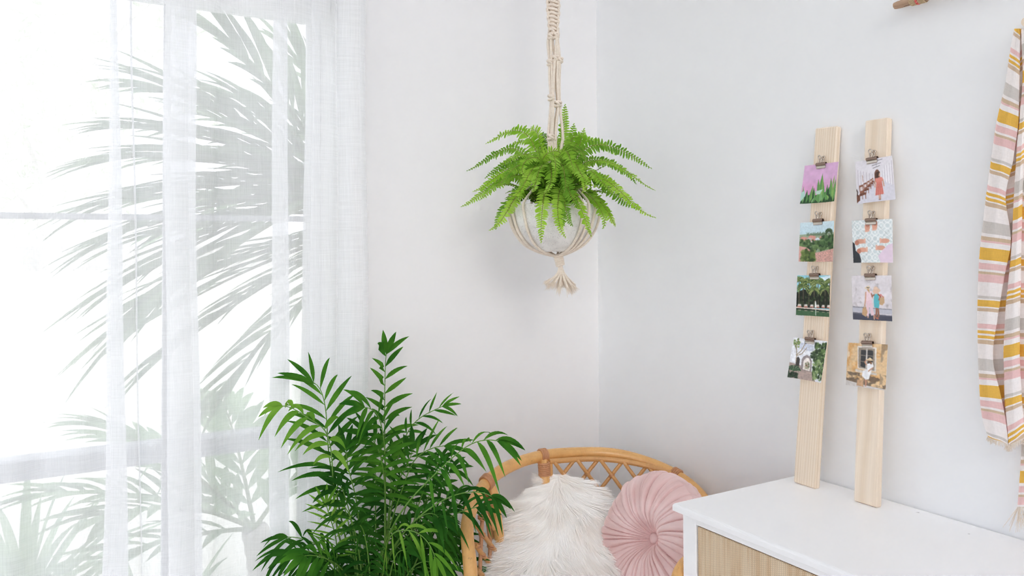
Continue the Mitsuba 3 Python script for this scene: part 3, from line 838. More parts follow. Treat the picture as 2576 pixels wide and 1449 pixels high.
def print_arcade():
    c = Canvas(NW, NH, (226, 222, 228))
    c.poly([(0, 1), (0, .92), (.48, .50), (.68, .50), (1, .66), (1, 1)], (214, 212, 222))
    for k in range(6):
        x = .05 + .08 * k
        c.poly([(x, .2 + .03 * k), (x + .03, .2 + .03 * k), (x + .03, .75 - .04 * k), (x, .77 - .04 * k)], (206, 200, 208))
    for k in range(5):
        x = .96 - .062 * k
        c.poly([(x - .022, .1 + .05 * k), (x, .09 + .05 * k), (x, .66 - .03 * k), (x - .022, .65 - .03 * k)], (240, 238, 242))
        c.line([(x + .004, .1 + .05 * k), (x + .004, .66 - .03 * k)], .005, (188, 180, 190))
    c.line([(.19, .35), (.20, .5)], .008, (176, 140, 124))
    for y, w in ((.06, .16), (.14, .12), (.20, .09)):
        c.line([(.58 - w, y + .02), (.58 + w, y - .02)], .006, (104, 100, 106))
        c.line([(.58, y), (.58, y - .04)], .004, (104, 100, 106))
    c.poly([(.52, .55), (.52, .34), (.55, .28), (.59, .26), (.63, .28), (.66, .34), (.66, .55)], (120, 84, 70))
    c.poly([(.54, .55), (.54, .36), (.58, .31), (.63, .34), (.64, .55)], (84, 54, 44))
    for x, y, k in ((.08, .58, .2), (.21, .54, .15), (.31, .51, .11), (.39, .48, .09), (.44, .46, .07)):
        c.poly([(x, y), (x + k * .6, y - .02), (x + k * .7, y + k), (x + k * .1, y + k)], (142, 92, 74))
        c.poly([(x + k * .12, y + k * .2), (x + k * .5, y + k * .15), (x + k * .55, y + k * .6), (x + k * .16, y + k * .65)], (216, 204, 204))
        c.poly([(x, y + k), (x + k * .9, y + k * .85), (x + k, y + k * 1.1), (x + .02, y + k * 1.25)], (108, 66, 52))
        for q in (.05, .45, .9):
            c.line([(x + k * q, y + k), (x + k * q, y + k * 1.6)], .008, (128, 78, 62))
    c.poly([(0, .78), (.08, .80), (.10, .92), (0, .98)], (112, 70, 56))
    c.line([(0, .66), (.03, .72), (.02, .8)], .014, (72, 56, 50))
    sk, dr_, hr = (196, 150, 126), (214, 128, 116), (70, 50, 42)
    for x in (.615, .645):
        c.line([(x, .85), (x + .003, .955)], .011, sk)
        c.line([(x + .003, .955), (x - .006, .965)], .009, (120, 84, 70))
    c.poly([(.56, .55), (.70, .54), (.735, .84), (.52, .86)], dr_)
    for q in (.58, .62, .66, .70):
        c.line([(q - .01, .60), (q - .02 + (q - .63) * .3, .85)], .004, (184, 98, 90))
    c.poly([(.525, .47), (.60, .45), (.70, .45), (.74, .50), (.72, .55), (.55, .56)], (222, 140, 128))
    c.line([(.53, .52), (.52, .66)], .014, sk)
    c.line([(.73, .52), (.75, .66)], .013, sk)
    c.ell(.635, .375, .034, .05, sk)
    c.poly([(.58, .33), (.63, .31), (.67, .33), (.64, .36), (.61, .46), (.57, .46)], hr)
    c.rough(28, .05, 6)
    return c


def print_feet():
    c = Canvas(NW, NH, (206, 216, 218))
    r = lambda x: x - np.round(x)
    a, b = (c.u + c.v) * 3.4, (c.u - c.v) * 3.4
    d = np.sqrt(r(a) ** 2 + r(b) ** 2)
    c.put((np.abs(d - .34) < .07).astype(float) * .9, (236, 240, 240))
    d2 = np.sqrt(r(a + .5) ** 2 + r(b + .5) ** 2)
    c.put((np.abs(d2 - .3) < .055).astype(float) * .9, (236, 240, 240))
    c.put(((np.minimum(np.abs(r(a)), np.abs(r(b))) < .04) & (d < .2)).astype(float), (232, 238, 238))
    c.put((np.minimum(np.abs(r(a * .5)), np.abs(r(b * .5 + .1))) < .008).astype(float) * .7, (140, 148, 150))
    sk, sh = (216, 162, 140), (190, 128, 108)
    for x, y in ((.40, .17), (.58, .14)):
        c.ell(x, y, .065, .11, sk); c.ell(x + .01, y - .06, .055, .06, sh)
        for k in range(5):
            c.ell(x - .05 + .022 * k, y + .10 - .006 * abs(k - 1), .013, .02, (226, 178, 158))
    for x, y in ((.22, .50), (.27, .70)):
        c.ell(x, y, .13, .055, sk)
        c.ell(x - .1, y + .03, .06, .06, sh)
        for k in range(5):
            c.ell(x + .11, y - .055 + .024 * k, .022, .013, (226, 178, 158))
    for x, y in ((.82, .50), (.72, .66)):
        c.ell(x, y, .11, .055, sk)
        for k in range(5):
            c.ell(x - .10, y - .055 + .024 * k, .022, .013, (226, 178, 158))
    c.poly([(0, .50), (.06, .56), (.08, .72), (.18, .80), (.22, .92), (.22, 1), (0, 1)], (50, 54, 60))
    c.poly([(.78, .70), (.88, .60), (1, .56), (1, 1), (.72, 1), (.66, .85)], (226, 206, 222))
    c.rough(20, .04, 6)
    return c


def print_friends():
    c = Canvas(NW, NH, (222, 216, 220))
    c.rough(7, .10, 2)
    m = nfbm(np.stack([c.u * 9, c.v * 9, c.u * 0 + 2.2], -1), 4, 5)
    c.put(np.clip((m - .62) * 6, 0, 1) * .6, (150, 142, 142))
    c.poly([(0, .70), (1, .74), (1, .86), (0, .82)], (190, 190, 200))
    c.poly([(0, .70), (1, .74), (1, .755), (0, .72)], (132, 130, 138))
    c.poly([(0, .83), (1, .88), (1, 1), (0, 1)], (74, 76, 90))
    c.poly([(0, .83), (1, .88), (1, .90), (0, .86)], (110, 110, 122))
    sk, tk = (206, 160, 138), (150, 104, 84)
    c.line([(.41, .84), (.42, .94)], .016, sk)
    c.line([(.57, .88), (.58, .97)], .016, sk)
    c.poly([(.37, .54), (.51, .52), (.58, .88), (.50, .90), (.46, .66), (.44, .92), (.38, .90)], (230, 200, 208))
    c.poly([(.36, .36), (.52, .35), (.52, .55), (.37, .57)], (238, 212, 218))
    c.line([(.37, .38), (.36, .55), (.34, .66)], .016, sk)
    c.line([(.51, .40), (.54, .50)], .014, sk)
    c.ell(.43, .31, .03, .04, sk)
    c.poly([(.40, .30), (.46, .33), (.47, .40), (.45, .38)], (190, 160, 110))
    c.ell(.42, .28, .075, .022, (226, 206, 176)); c.ell(.43, .262, .036, .025, (70, 62, 60)); c.ell(.43, .252, .034, .02, (226, 206, 176))
    c.poly([(.28, .74), (.36, .70), (.41, .82), (.37, .93), (.26, .88)], (196, 160, 122))
    c.line([(.30, .74), (.34, .66), (.37, .74)], .006, (170, 130, 96))
    c.line([(.64, .70), (.63, .88), (.60, .92)], .020, tk); c.line([(.67, .70), (.69, .90), (.65, .95)], .020, tk)
    c.line([(.62, .94), (.68, .96)], .012, (190, 110, 90))
    c.poly([(.58, .42), (.68, .41), (.72, .60), (.69, .73), (.58, .71), (.57, .55)], (92, 180, 190))
    c.line([(.68, .42), (.74, .47), (.70, .54)], .018, tk); c.line([(.58, .43), (.53, .47), (.52, .42)], .016, tk)
    c.poly([(.54, .36), (.58, .28), (.66, .27), (.74, .33), (.68, .40), (.58, .41)], (222, 190, 168))
    c.ell(.62, .28, .05, .035, (230, 200, 178))
    c.poly([(.72, .50), (.82, .46), (.83, .60), (.78, .66), (.70, .64)], (196, 164, 128))
    c.line([(.70, .52), (.74, .42), (.80, .48)], .008, (196, 90, 84))
    c.rough(30, .05, 9)
    return c


def print_window():
    c = Canvas(NW, NH, (222, 190, 148))
    m = nfbm(np.stack([c.u * 5, c.v * 4, c.u * 0 + 1.0], -1), 4, 3)
    c.put(np.clip((m - .48) * 6, 0, 1) * .8, (206, 150, 84))
    c.put(np.clip((m - .62) * 8, 0, 1) * .7, (236, 226, 212))
    c.put(((c.u > .86) & (m > .42)).astype(float) * .5, (122, 110, 100))
    m2 = nfbm(np.stack([c.u * 10, c.v * 14, c.u * 0 + 4.0], -1), 4, 8)
    c.put(((c.v > .68) * np.clip((m2 - .38) * 6, 0, 1)) * .75, (92, 80, 72))
    c.poly([(.26, .06), (.74, .08), (.76, .62), (.30, .58)], (226, 218, 210))
    c.poly([(.29, .10), (.70, .11), (.72, .60), (.32, .56)], (150, 138, 124))
    for x0 in (.36, .53):
        c.poly([(x0, .15), (x0 + .13, .155), (x0 + .14, .56), (x0 + .01, .53)], (58, 58, 60))
        for y in (.27, .41):
            c.line([(x0, y), (x0 + .14, y + .01)], .008, (140, 130, 118))
    c.line([(.505, .13), (.515, .56)], .018, (196, 190, 184))
    c.poly([(.24, .60), (.78, .65), (.78, .70), (.24, .66)], (210, 200, 190))
    c.poly([(0, .88), (.5, .94), (1, .98), (1, 1), (0, 1)], (206, 200, 196))
    sk = (190, 142, 116)
    c.line([(.51, .80), (.53, .96)], .014, sk); c.line([(.55, .80), (.54, .93)], .014, sk)
    c.poly([(.44, .62), (.62, .56), (.65, .62), (.60, .80), (.52, .82), (.42, .74)], (238, 238, 240))
    c.poly([(.53, .46), (.66, .42), (.70, .50), (.64, .60), (.54, .60)], (244, 244, 246))
    c.line([(.52, .48), (.47, .42), (.52, .37)], .014, sk); c.line([(.67, .54), (.58, .62)], .013, sk)
    c.ell(.585, .40, .03, .038, (96, 70, 56))
    c.poly([(.60, .40), (.64, .41), (.66, .46), (.61, .46)], (130, 92, 66))
    c.ell(.59, .365, .085, .022, (222, 196, 158)); c.ell(.595, .345, .042, .03, (226, 202, 166))
    c.poly([(.31, .84), (.47, .84), (.48, .99), (.30, .97)], (202, 166, 132))
    for k in range(6):
        c.line([(.31 + .028 * k, .84), (.31 + .028 * k, .98)], .003, (170, 130, 96))
    c.line([(.35, .84), (.36, .77), (.43, .77), (.44, .84)], .007, (180, 140, 104))
    c.rough(26, .12, 6)
    return c


scene['print_ink'] = {'type': 'twosided', 'bsdf': {'type': 'principled', 'base_color': {'type': 'mesh_attribute', 'name': 'vertex_color'}, 'roughness': 0.42, 'specular': 0.35}}
mat('print_paper', (0.86, 0.86, 0.86), 0.6)
mat('clip_bronze', srgb(150, 128, 116), 0.32, metallic=0.9)
mat('clip_silver', srgb(206, 196, 186), 0.25, metallic=0.95)


def clip_parts():
    """A bulldog clip in its own frame: x across, y up, z out of the board; the origin is the middle of the rolled spring."""
    W, r = 0.0162, 0.0052
    a = np.linspace(-0.30 * PI, 1.30 * PI, 26) + PI / 2 - PI / 2
    ring_o = np.stack([-np.cos(a) * 0 + np.cos(a) * r, np.sin(a) * r], 1)     # (z, y)
    ring_i = ring_o * 0.80
    P = []
    for x in (-W, W):
        P.append((np.full(26, x), ring_o, ring_i))
    v = []
    for x in (-W, -W + 0.0006, W - 0.0006, W):
        o = ring_o * (0.97 if abs(x) == W else 1)
        v.append(np.stack([np.full(26, x), o[:, 1], o[:, 0]], 1))
    outer = grid(np.array(v))
    v = [np.stack([np.full(26, x), ring_i[:, 1], ring_i[:, 0]], 1) for x in (W, -W)]
    inner = grid(np.array(v))
    caps = []
    for x, fl in ((-W, 1), (W, -1)):
        o = np.stack([np.full(26, x), ring_o[:, 1] * .97, ring_o[:, 0] * .97], 1)
        i = np.stack([np.full(26, x), ring_i[:, 1], ring_i[:, 0]], 1)
        caps.append(grid(np.array([o, i][::fl])))
    spring = join([outer, inner, *caps])
    jaws = []
    for s, z0 in ((1, 0.0030), (-1, -0.0030)):
        prof = [(-r * .80, z0), (-r - .001, z0 * .45), (-r - .0045, z0 * .25), (-r - .0072, z0 * .55)]
        rows = [np.array([[x * (1 if k < 3 else .94), y, z] for x in np.linspace(-W * .97, W * .97, 9)]) for k, (y, z) in enumerate(prof)]
        g0 = grid(np.array(rows))
        rows2 = [q + [0, 0, 0.0007 * s] for q in rows]
        jaws.append(join([g0, grid(np.array(rows2)[::-1]), tube(rows2[-1], .0006, 5)]))
    hs = []
    for s in (1, -1):
        z = lambda y: s * (0.0012 + 0.38 * (y - 0.003))
        cy = 0.0195
        th = np.linspace(0, 2 * PI, 25)[:-1]
        ringp = np.stack([np.cos(th) * .0049, cy + np.sin(th) * .0049, th * 0], 1)
        ringp[:, 2] = z(ringp[:, 1])
        ms = [tube(np.vstack([ringp, ringp[:2]]), .0017, 8)]
        for k in (-1, 1):
            leg = np.array([[k * .0050, .0030, 0], [k * .0042, .008, 0], [k * .0036, .0125, 0], [k * .0024, .0152, 0]])
            leg[:, 2] = z(leg[:, 1])
            ms.append(tube(spline(leg, 8), .00145, 6))
        bar = np.array([[-.0034, .0135, 0], [.0034, .0135, 0]])
        bar[:, 2] = z(bar[:, 1])
        ms.append(tube(bar, .0009, 6))
        hs.append(join(ms))
    return spring, jaws[0], jaws[1], hs[0], hs[1]


SPR, JAW0, JAW1, H0, H1 = clip_parts()
PRN = [
    ('square print of green leaves before a pink wall, top of the left board', print_pink, 0, [(2025.7, 417.2), (2111, 407), (2102.7, 506.9), (2016.6, 513.5)], (2066, 413), 'silver clip at the top of the left board, holding the pink wall print'),
    ('square print of rooftops among trees under a pale sky, second on the left board', print_village, 0, [(2014.4, 560.7), (2099.6, 555.4), (2099.4, 658.4), (2013.3, 658.4)], (2058, 554.5), 'bronze clip second from the top on the left board, above the rooftop print'),
    ('square print of palms and loungers by a green pool, third on the left board', print_pool, 0, [(2007.2, 692.9), (2090.4, 692.7), (2090.4, 797.5), (2006.4, 792.8)], (2049.4, 691.7), 'bronze clip third from the top on the left board, above the pool print'),
    ('tilted square print of a white archway in a garden, lowest on the left board', print_arch, 0, [(1997.3, 848.7), (2082.4, 858.6), (2069.3, 963), (1984.8, 948.8)], (2038.2, 853), 'bronze clip lowest on the left board, holding the tilted archway print'),
    ('print of a woman in a coral dress in a white arcade, topmost on right board', print_arcade, 1, [(2150.4, 407.5), (2243.7, 391.2), (2250.3, 501.6), (2153.7, 513.2)], (2194, 399.5), 'bronze clip at the top of the right board, holding the arcade print'),
    ('print of bare feet on patterned tiles, second on the right board', print_feet, 1, [(2141.6, 555.1), (2244.3, 550.5), (2243.7, 660.3), (2144.4, 660.9)], (2191.8, 553.5), 'bronze clip second from the top on the right board, above the feet print'),
    ('print of two women in sun hats by a weathered wall, third on the right board', print_friends, 1, [(2141.3, 693.4), (2241.9, 692.7), (2241.9, 808.2), (2143.3, 803.5)], (2189.7, 692.6), 'bronze clip third from the top on the right board, above the sun hat print'),
    ('print of a woman in white by an ochre wall and window, lowest on right board', print_window, 1, [(2132.1, 861.9), (2232.7, 866.6), (2225.2, 982.4), (2125.2, 968)], (2182.3, 862), 'bronze clip lowest on the right board, holding the ochre wall print'),
]


def on_board(px, py, B, off):
    c, w, a, n_, L = B
    r = ray(px, py)
    o = c + n_ * off
    return CAM + r * (((o - CAM) @ n_) / (r @ n_))


for label, fn, bi, quad, cl, clabel in PRN:
    B = (B1, B2)[bi]
    q = [on_board(*quad[0], B, 0.0105), on_board(*quad[1], B, 0.0105), on_board(*quad[2], B, 0.016), on_board(*quad[3], B, 0.016)]
    uu, vv = np.meshgrid(np.linspace(0, 1, NW + 1), np.linspace(0, 1, NH + 1))
    P = (q[0] * ((1 - uu) * (1 - vv))[..., None] + q[1] * (uu * (1 - vv))[..., None] + q[2] * (uu * vv)[..., None] + q[3] * ((1 - uu) * vv)[..., None])
    bow = 0.0045 * (2 * uu - 1) ** 2 * (0.4 + vv) * (1 if bi == 0 else -0.6)
    P = P + B[3] * bow[..., None]
    cv = fn().a
    col = np.zeros((NH + 1, NW + 1, 3))
    pad = np.pad(cv, ((1, 1), (1, 1), (0, 0)), mode='edge')
    col = (pad[:-1, :-1] + pad[1:, :-1] + pad[:-1, 1:] + pad[1:, 1:]) / 4
    col = np.where(col > 10.3, ((col / 255 + 0.055) / 1.055) ** 2.4, col / 255 / 12.92)
    pk = thing('photo_print', label, 'photo', 'square prints on the boards')
    add('picture', grid(P), 'print_ink', pk, smooth=True, color=col.reshape(-1, 3))
    Pb = P[::8, ::8] - B[3] * 0.0004
    rim = np.vstack([P[0], P[1:, -1], P[-1, -2::-1], P[-2:0:-1, 0]])
    rb = rim - B[3] * 0.0004
    k = np.arange(len(rim)); k2 = (k + 1) % len(rim)
    edge = (np.vstack([rim, rb]), np.vstack([np.stack([k, k2, k2 + len(rim)], 1), np.stack([k, k2 + len(rim), k + len(rim)], 1)]))
    add('paper', join([grid(Pb), edge]), 'print_paper', pk)
    # the clip, in the print's own tilt
    ax = norm(q[1] - q[0])
    ax = norm(ax - B[3] * (ax @ B[3]))
    ay = np.cross(B[3], ax)
    if ay[2] < 0:
        ax, ay = -ax, -ay
    o = on_board(*cl, B, 0.0108)
    ck = thing('bulldog_clip', clabel, 'clip', 'clips on the boards')
    put = lambda m: (o + .86 * (m[0][:, :1] * ax + m[0][:, 1:2] * ay + m[0][:, 2:] * B[3]), m[1])
    add('spring', put(SPR), 'clip_bronze', ck, smooth=40)
    add('jaw', put(JAW0), 'clip_silver', ck, smooth=40)
    add('jaw', put(JAW1), 'clip_silver', ck, smooth=40)
    add('handle', put(H0), 'clip_silver', ck, smooth=60)
    add('handle', put(H1), 'clip_silver', ck, smooth=60)
    nail = join([tube([o + ay * .0172 - B[3] * .0098, o + ay * .0172 - B[3] * .003], .0009, 8), torus(o + ay * .0172 - B[3] * .0032, B[3], .0008, .0010, 10, 6)])
    add('hanging_nail', nail, 'clip_silver', ck)

# ---------------------------------------------------------------- striped throw and stick on the right wall
STR = [(0, 31, 'g'), (39, 55, 'p'), (60.5, 67, 't'), (67, 87, 'p'), (122, 129, 'e'), (132.5, 149, 'g'), (152.5, 161, 't'), (192, 204, 'p'), (209, 216.5, 'g'), (221.5, 229, 'g'), (232.5, 243, 't'), (280, 310, 'e'), (318, 328, 't'), (328, 332.5, 'p')]
SC = {'g': srgb(234, 188, 92), 'p': srgb(238, 200, 198), 't': srgb(212, 188, 162), 'e': srgb(213, 207, 202)}
PERIOD = 346.0


def stripes(p, n, uv):
    s = uv.y - dr.floor(uv.y / PERIOD) * PERIOD
    c = mi.Color3f(srgb(247, 241, 239))
    for a, b, k in STR:
        m = smoothstep(a - 0.7, a + 0.7, s) * (1 - smoothstep(b - 0.7, b + 0.7, s))
        c = c * (1 - m) + mi.Color3f(SC[k]) * m
    th = noise(uv.x * 0.9, uv.y * 0.12, 3.0) * 0.5 + noise(uv.x * 0.12, uv.y * 0.9, 6.0) * 0.5
    return c * (0.90 + 0.16 * th)


scene['throw_cotton'] = {'type': 'principledthin', 'base_color': proc(stripes), 'roughness': 0.9, 'diff_trans': 0.25}
mat('fringe_cotton', srgb(226, 214, 200), 0.9)
tw = thing('striped_throw', 'striped cotton throw in white, pink, mustard and grey hanging on the right wall', 'throw')


def sheet(cols, ys, s_of, name, parent=None):
    """Cloth from columns given by places in the photograph at the heights ys and distances from the wall."""
    P = []
    for y in range(len(ys)):
        row = []
        for (pxs, off) in cols:
            row.append(on(pxs[y], ys[y], 0, -(off[y] if hasattr(off, '__len__') else off)))
        P.append(row)
    P = np.array(P)                               # rows, cols
    nr, nc = 90, 20 * (len(cols) - 1)
    dense = np.array([spline(P[:, c], nr) for c in range(P.shape[1])]).transpose(1, 0, 2)
    # keep heights even: every column is resampled at the same picture heights
    Yd = np.linspace(0, 1, nr)
    out = np.array([spline(dense[r], nc) for r in range(nr)])
    return out


YS = [72, 130, 200, 300, 400, 500, 600, 700, 800, 900, 1000, 1060, 1103]
aw = [2552, 2541, 2531, 2508, 2494, 2480, 2469, 2463, 2462, 2463, 2468, 2476, 2490]       # wrapped left edge
aL = [2554, 2545, 2536, 2512, 2496, 2484, 2469, 2461, 2459, 2461, 2465, 2473, 2486]
aM = [2560, 2556, 2550, 2536, 2524, 2510, 2503, 2495, 2487, 2482, 2490, 2503, 2512]
aR = [2566, 2566, 2565, 2562, 2549, 2530, 2543, 2526, 2510, 2498, 2520, 2532, 2537]
bI = [2563, 2562, 2560, 2556, 2540, 2522, 2534, 2512, 2496, 2488, 2508, 2526, 2534]
bR = [2569, 2572, 2574, 2568, 2562, 2556, 2551, 2544, 2535, 2533, 2532, 2534, 2538]
cL = [2568, 2570, 2572, 2564, 2556, 2550, 2545, 2538, 2528, 2525, 2527, 2531, 2535]
cM = [2574, 2577, 2580, 2574, 2568, 2562, 2558, 2553, 2548, 2546, 2549, 2554, 2556]
cR = [2580, 2584, 2588, 2582, 2576, 2572, 2570, 2568, 2566, 2566, 2570, 2575, 2577]
dI = [2579, 2582, 2584, 2577, 2570, 2565, 2563, 2561, 2559, 2558, 2560, 2566, 2570]
dM = [2590, 2600, 2606, 2610, 2612, 2614, 2616, 2618, 2618, 2618, 2618, 2618, 2618]
eR = [2610, 2626, 2650, 2672, 2690, 2705, 2715, 2720, 2722, 2722, 2720, 2715, 2710]
COLS = [(aw, .020), (aL, .038), (aM, .062), (aR, .060), (bI, .044), (bR, .034), (cL, .050), (cM, .074), (cR, .066), (dI, .046), (dM, .050), (eR, .04)]
SHEAR = [4, 0, -8, -18, -14, 2, 94, 101, 107, 102, 100, 96]
BOT = [-6, -5, 5, 18, 18, 17, 18, 8, -3, 0, 8, 10]
Pw = np.array([[on(c[0][r], YS[r] + BOT[k] * min(1, max(0, (YS[r] - 990) / 113)), 0, -c[1] * (0.55 + 0.45 * min(1, (YS[r] - 60) / 420))) for k, c in enumerate(COLS)] for r in range(len(YS))])
NRr = 150
yy = np.linspace(YS[0], YS[-1], NRr)
Pd = np.zeros((NRr, len(COLS), 3))
from scipy.interpolate import PchipInterpolator
for k in range(len(COLS)):
    for a in range(3):
        Pd[:, k, a] = PchipInterpolator(YS, Pw[:, k, a])(yy)
NCc = 130
tcol = np.r_[0, np.cumsum([0.5, 1, 1, .7, .9, .8, 1, 1, .7, 1.5, 2])]
tc = np.linspace(0, tcol[-1], NCc)
Pf = np.stack([PchipInterpolator(tcol, Pd, axis=1)(tc)], 0)[0]
sh = PchipInterpolator(tcol, np.array(SHEAR, float))(tc)
SV = (yy[:, None] - 287.0 - (-12)) + PERIOD * 4 + np.where(tc[None, :] < 4.6, sh[None, :] * np.interp(yy, [60, 200, 420, 760], [.5, 1, 1, .25])[:, None], sh[None, :]) + np.array([0.0]) * PchipInterpolator(YS, YS)(yy)[:, None] - np.interp(yy, [990, 1103], [0, 1])[:, None] * 0
Pf = Pf + np.array([-1, 0, 0]) * (0.004 * (nfbm(np.stack([tc[None, :] * 1.1 + 0 * yy[:, None], yy[:, None] / 90.0 + 0 * tc[None, :], 0 * yy[:, None] + 0 * tc[None, :]], -1), 3, 4) - .5))[..., None]
add('cloth', grid(Pf), 'throw_cotton', tw, smooth=True, uv=np.stack([np.broadcast_to(tc * 40, SV.shape), SV], -1).reshape(-1, 2))
# the longer end of the same throw, hanging further down behind the folds
YL = [900, 1000, 1100, 1200, 1275]
lL = [2572, 2573, 2571, 2566, 2560]
lay = []
for y, x0 in zip(YL, lL):
    lay.append([on(x0 + dx, y, 0, -o) for dx, o in ((3, .014), (0, .026), (14, .034), (40, .026), (75, .036), (115, .03))])
lay = np.array(lay)
lay = np.array([spline(lay[:, c], 60) for c in range(6)]).transpose(1, 0, 2)
lay = np.array([spline(r, 40) for r in lay])
sv = np.linspace(900, 1275, 60)[:, None] + np.zeros(40)[None]
add('long_end', grid(lay), 'throw_cotton', tw, smooth=True, uv=np.stack([np.broadcast_to(np.linspace(0, 200, 40), sv.shape), sv - 287 - 28 + 4 * PERIOD + 170], -1).reshape(-1, 2))
fr_ = []
for edge_, ln, n_ in ((Pf[-1], .010, 260), (lay[-1], .045, 60)):
    e = spline(edge_, n_)
    for q in e:
        d = np.array([rng.normal(0, .18), rng.normal(0, .22), -1.0]) * ln * rng.uniform(.7, 1.25)
        fr_.append(tube([q, q + d * .5 + [0, rng.normal(0, .001), 0], q + d], [.0007, .0006, .0003], 4, caps=False))
add('fringe', join(fr_), 'fringe_cotton', tw, kind='stuff')
hookp = on(2600, 64, 0, -0.03)
hk = thing('wall_peg', 'wooden wall peg holding up the striped throw', 'peg')
pegm = trimesh.creation.revolve(np.array([(0, 0), (.016, 0), (.016, .004), (.007, .008), (.006, .045), (.010, .050), (.009, .058), (0, .060)]), sections=24)
pegm.apply_transform(trimesh.transformations.rotation_matrix(-PI / 2, [0, 1, 0]))
pegm.apply_translation([-0.0005, hookp[1], hookp[2] + 0.004])
scene[hk] = ply(pegm, 'pine_plain', 40)

mat('driftwood', proc(lambda p, n, uv: mix(srgb(190, 160, 136), srgb(150, 118, 94), fbm(p.y * 8, p.x * 120, p.z * 120)) * (1 - 0.5 * smoothstep(0.78, 0.86, noise(p.y * 26 + 2.0, p.z * 220, p.x * 220)))), 0.75)
mat('jute_twine', proc(lambda p, n, uv: mix(srgb(206, 184, 150), srgb(150, 124, 92), noise(p.x * 700, p.y * 700, p.z * 700))), 0.95)
mat('red_twine', proc(lambda p, n, uv: mix(srgb(190, 74, 70), srgb(222, 150, 140), smoothstep(0.4, 0.7, noise(p.x * 500, p.y * 500, p.z * 500)))), 0.9)
sk_ = thing('driftwood_stick', 'pale driftwood stick bound with jute twine on the wall above the boards', 'stick')
s0 = on(2251, 15, 0, -0.024)
yst = np.linspace(0, 0.75, 60)
stick = np.stack([np.full(60, s0[0]), s0[1] - yst, s0[2] + 0.0015 * np.sin(yst * 17)], 1)
rad = 0.0088 + 0.0004 * np.sin(yst * 30)
rad[0] *= .86
add('wood', tube(stick, rad, 20), 'driftwood', sk_, smooth=50)


def wrap(y0, y1, r, tr, m, turns, nm):
    th = np.linspace(0, 2 * PI * turns, 28 * turns)
    y = np.linspace(y0, y1, len(th))
    add(nm, tube(np.stack([s0[0] + r * np.cos(th), s0[1] - y, s0[2] + r * np.sin(th)], 1), tr, 6), m, sk_, smooth=60)


wrap(.040, .053, .0098, .0014, 'jute_twine', 6, 'twine')
wrap(.0535, .0585, .0102, .0015, 'red_twine', 2, 'red_twine')
wrap(.059, .074, .0098, .0014, 'jute_twine', 6, 'twine')
for yq in (.0565, .69):
    add('hanging_loop', tube([[s0[0], s0[1] - yq, s0[2] + .009], [s0[0] * .5, s0[1] - yq, s0[2] + .16], [-.0015, s0[1] - yq, s0[2] + .20]], .0013, 6), 'jute_twine', sk_)
# ---------------------------------------------------------------- rattan chair


def cane_colour(c0, c1, seed):
    def f(p, n, uv):
        streak = fbm(p.x * 26 + seed, p.y * 26, p.z * 26)
        fine = noise(p.x * 300 + seed, p.y * 300, p.z * 120)
        node = smoothstep(0.80, 0.90, noise(p.x * 55 + seed, p.y * 55, p.z * 55))
        return mix(c0, c1, streak * 0.75 + fine * 0.25) * (1 - 0.35 * node * smoothstep(0.6, 0.8, noise(p.x * 210, p.y * 210, p.z * 210)))
    return proc(f)


mat('rattan_pole', cane_colour(srgb(230, 180, 114), srgb(202, 148, 86), 1.0), 0.28, clearcoat=0.35, clearcoat_gloss=0.85)
mat('rattan_cane', cane_colour(srgb(216, 164, 104), srgb(184, 130, 76), 5.0), 0.34, clearcoat=0.2)
mat('rattan_binding', cane_colour(srgb(206, 150, 108), srgb(168, 112, 74), 9.0), 0.38, clearcoat=0.25)
ch = thing('rattan_chair', 'honey coloured rattan tub chair with a lattice back in the corner', 'armchair')
HOOP = [(1176, 1560, 1.93), (1184, 1449, 1.98), (1175, 1340, 2.05), (1190, 1268, 2.14), (1230, 1208, 2.24), (1300, 1165, 2.34), (1380, 1145, 2.42), (1480, 1139, 2.47), (1580, 1149, 2.47), (1695, 1193, 2.42),
        (1760, 1244, 2.34), (1795, 1305, 2.24), (1800, 1370, 2.10), (1760, 1400, 1.96), (1712, 1440, 1.86), (1698, 1540, 1.83)]
hp = np.array([at(*q) for q in HOOP])
hp = np.vstack([[hp[0, 0] - .01, hp[0, 1] - .01, 0.0], [hp[0, 0] - .004, hp[0, 1] - .004, hp[0, 2] * .55], hp, [hp[-1, 0], hp[-1, 1], hp[-1, 2] * .55], [hp[-1, 0], hp[-1, 1] + .005, 0.0]])
hoop = spline(hp, 260)
HR = 0.0172
add('hoop', tube(hoop, HR * (1 + 0.02 * np.sin(np.arange(260) * .37)), 20), 'rattan_pole', ch, smooth=60)


def px_of(p):
    v = np.asarray(p, float) - CAM
    w = v @ FW
    return np.stack([1288 + FPX * (v @ RT) / w, CYP - FPX * (v @ UP) / w, w], -1)


hq = px_of(hoop)


def hoop_at(px, top=True):
    """The hoop's index at that place along the back."""
    m = np.where((hq[:, 1] < 1300) & (np.arange(260) > 60) & (np.arange(260) < 200), np.abs(hq[:, 0] - px), 1e9)
    return int(np.argmin(m))


def binding(i, w=5, r=HR * 1.13, lean=0.0, turns=4, parent=ch):
    t = norm(hoop[min(i + 1, 259)] - hoop[max(i - 1, 0)])
    a = norm(np.cross(t, [0.3, 0.2, 0.9]))
    b = np.cross(t, a)
    ms = []
    for k in range(turns):
        c = hoop[i] + t * (k - (turns - 1) / 2) * 0.0058
        ms.append(torus(c + t * lean * 0, norm(t + a * 0.12), r, 0.0034, 22, 8))
    add('binding', join(ms), 'rattan_binding', parent, smooth=70)


def flat_wrap(p, r, tr=0.0034, step=0.0052, sides=20):
    """A cane wound closely round a pole."""
    t = norm(p[-1] - p[0])
    L = np.linalg.norm(p[-1] - p[0])
    n = max(2, int(L / step))
    return join([torus(p[0] + t * (k + .5) * L / n, t, r, tr, sides, 8) for k in range(n)])


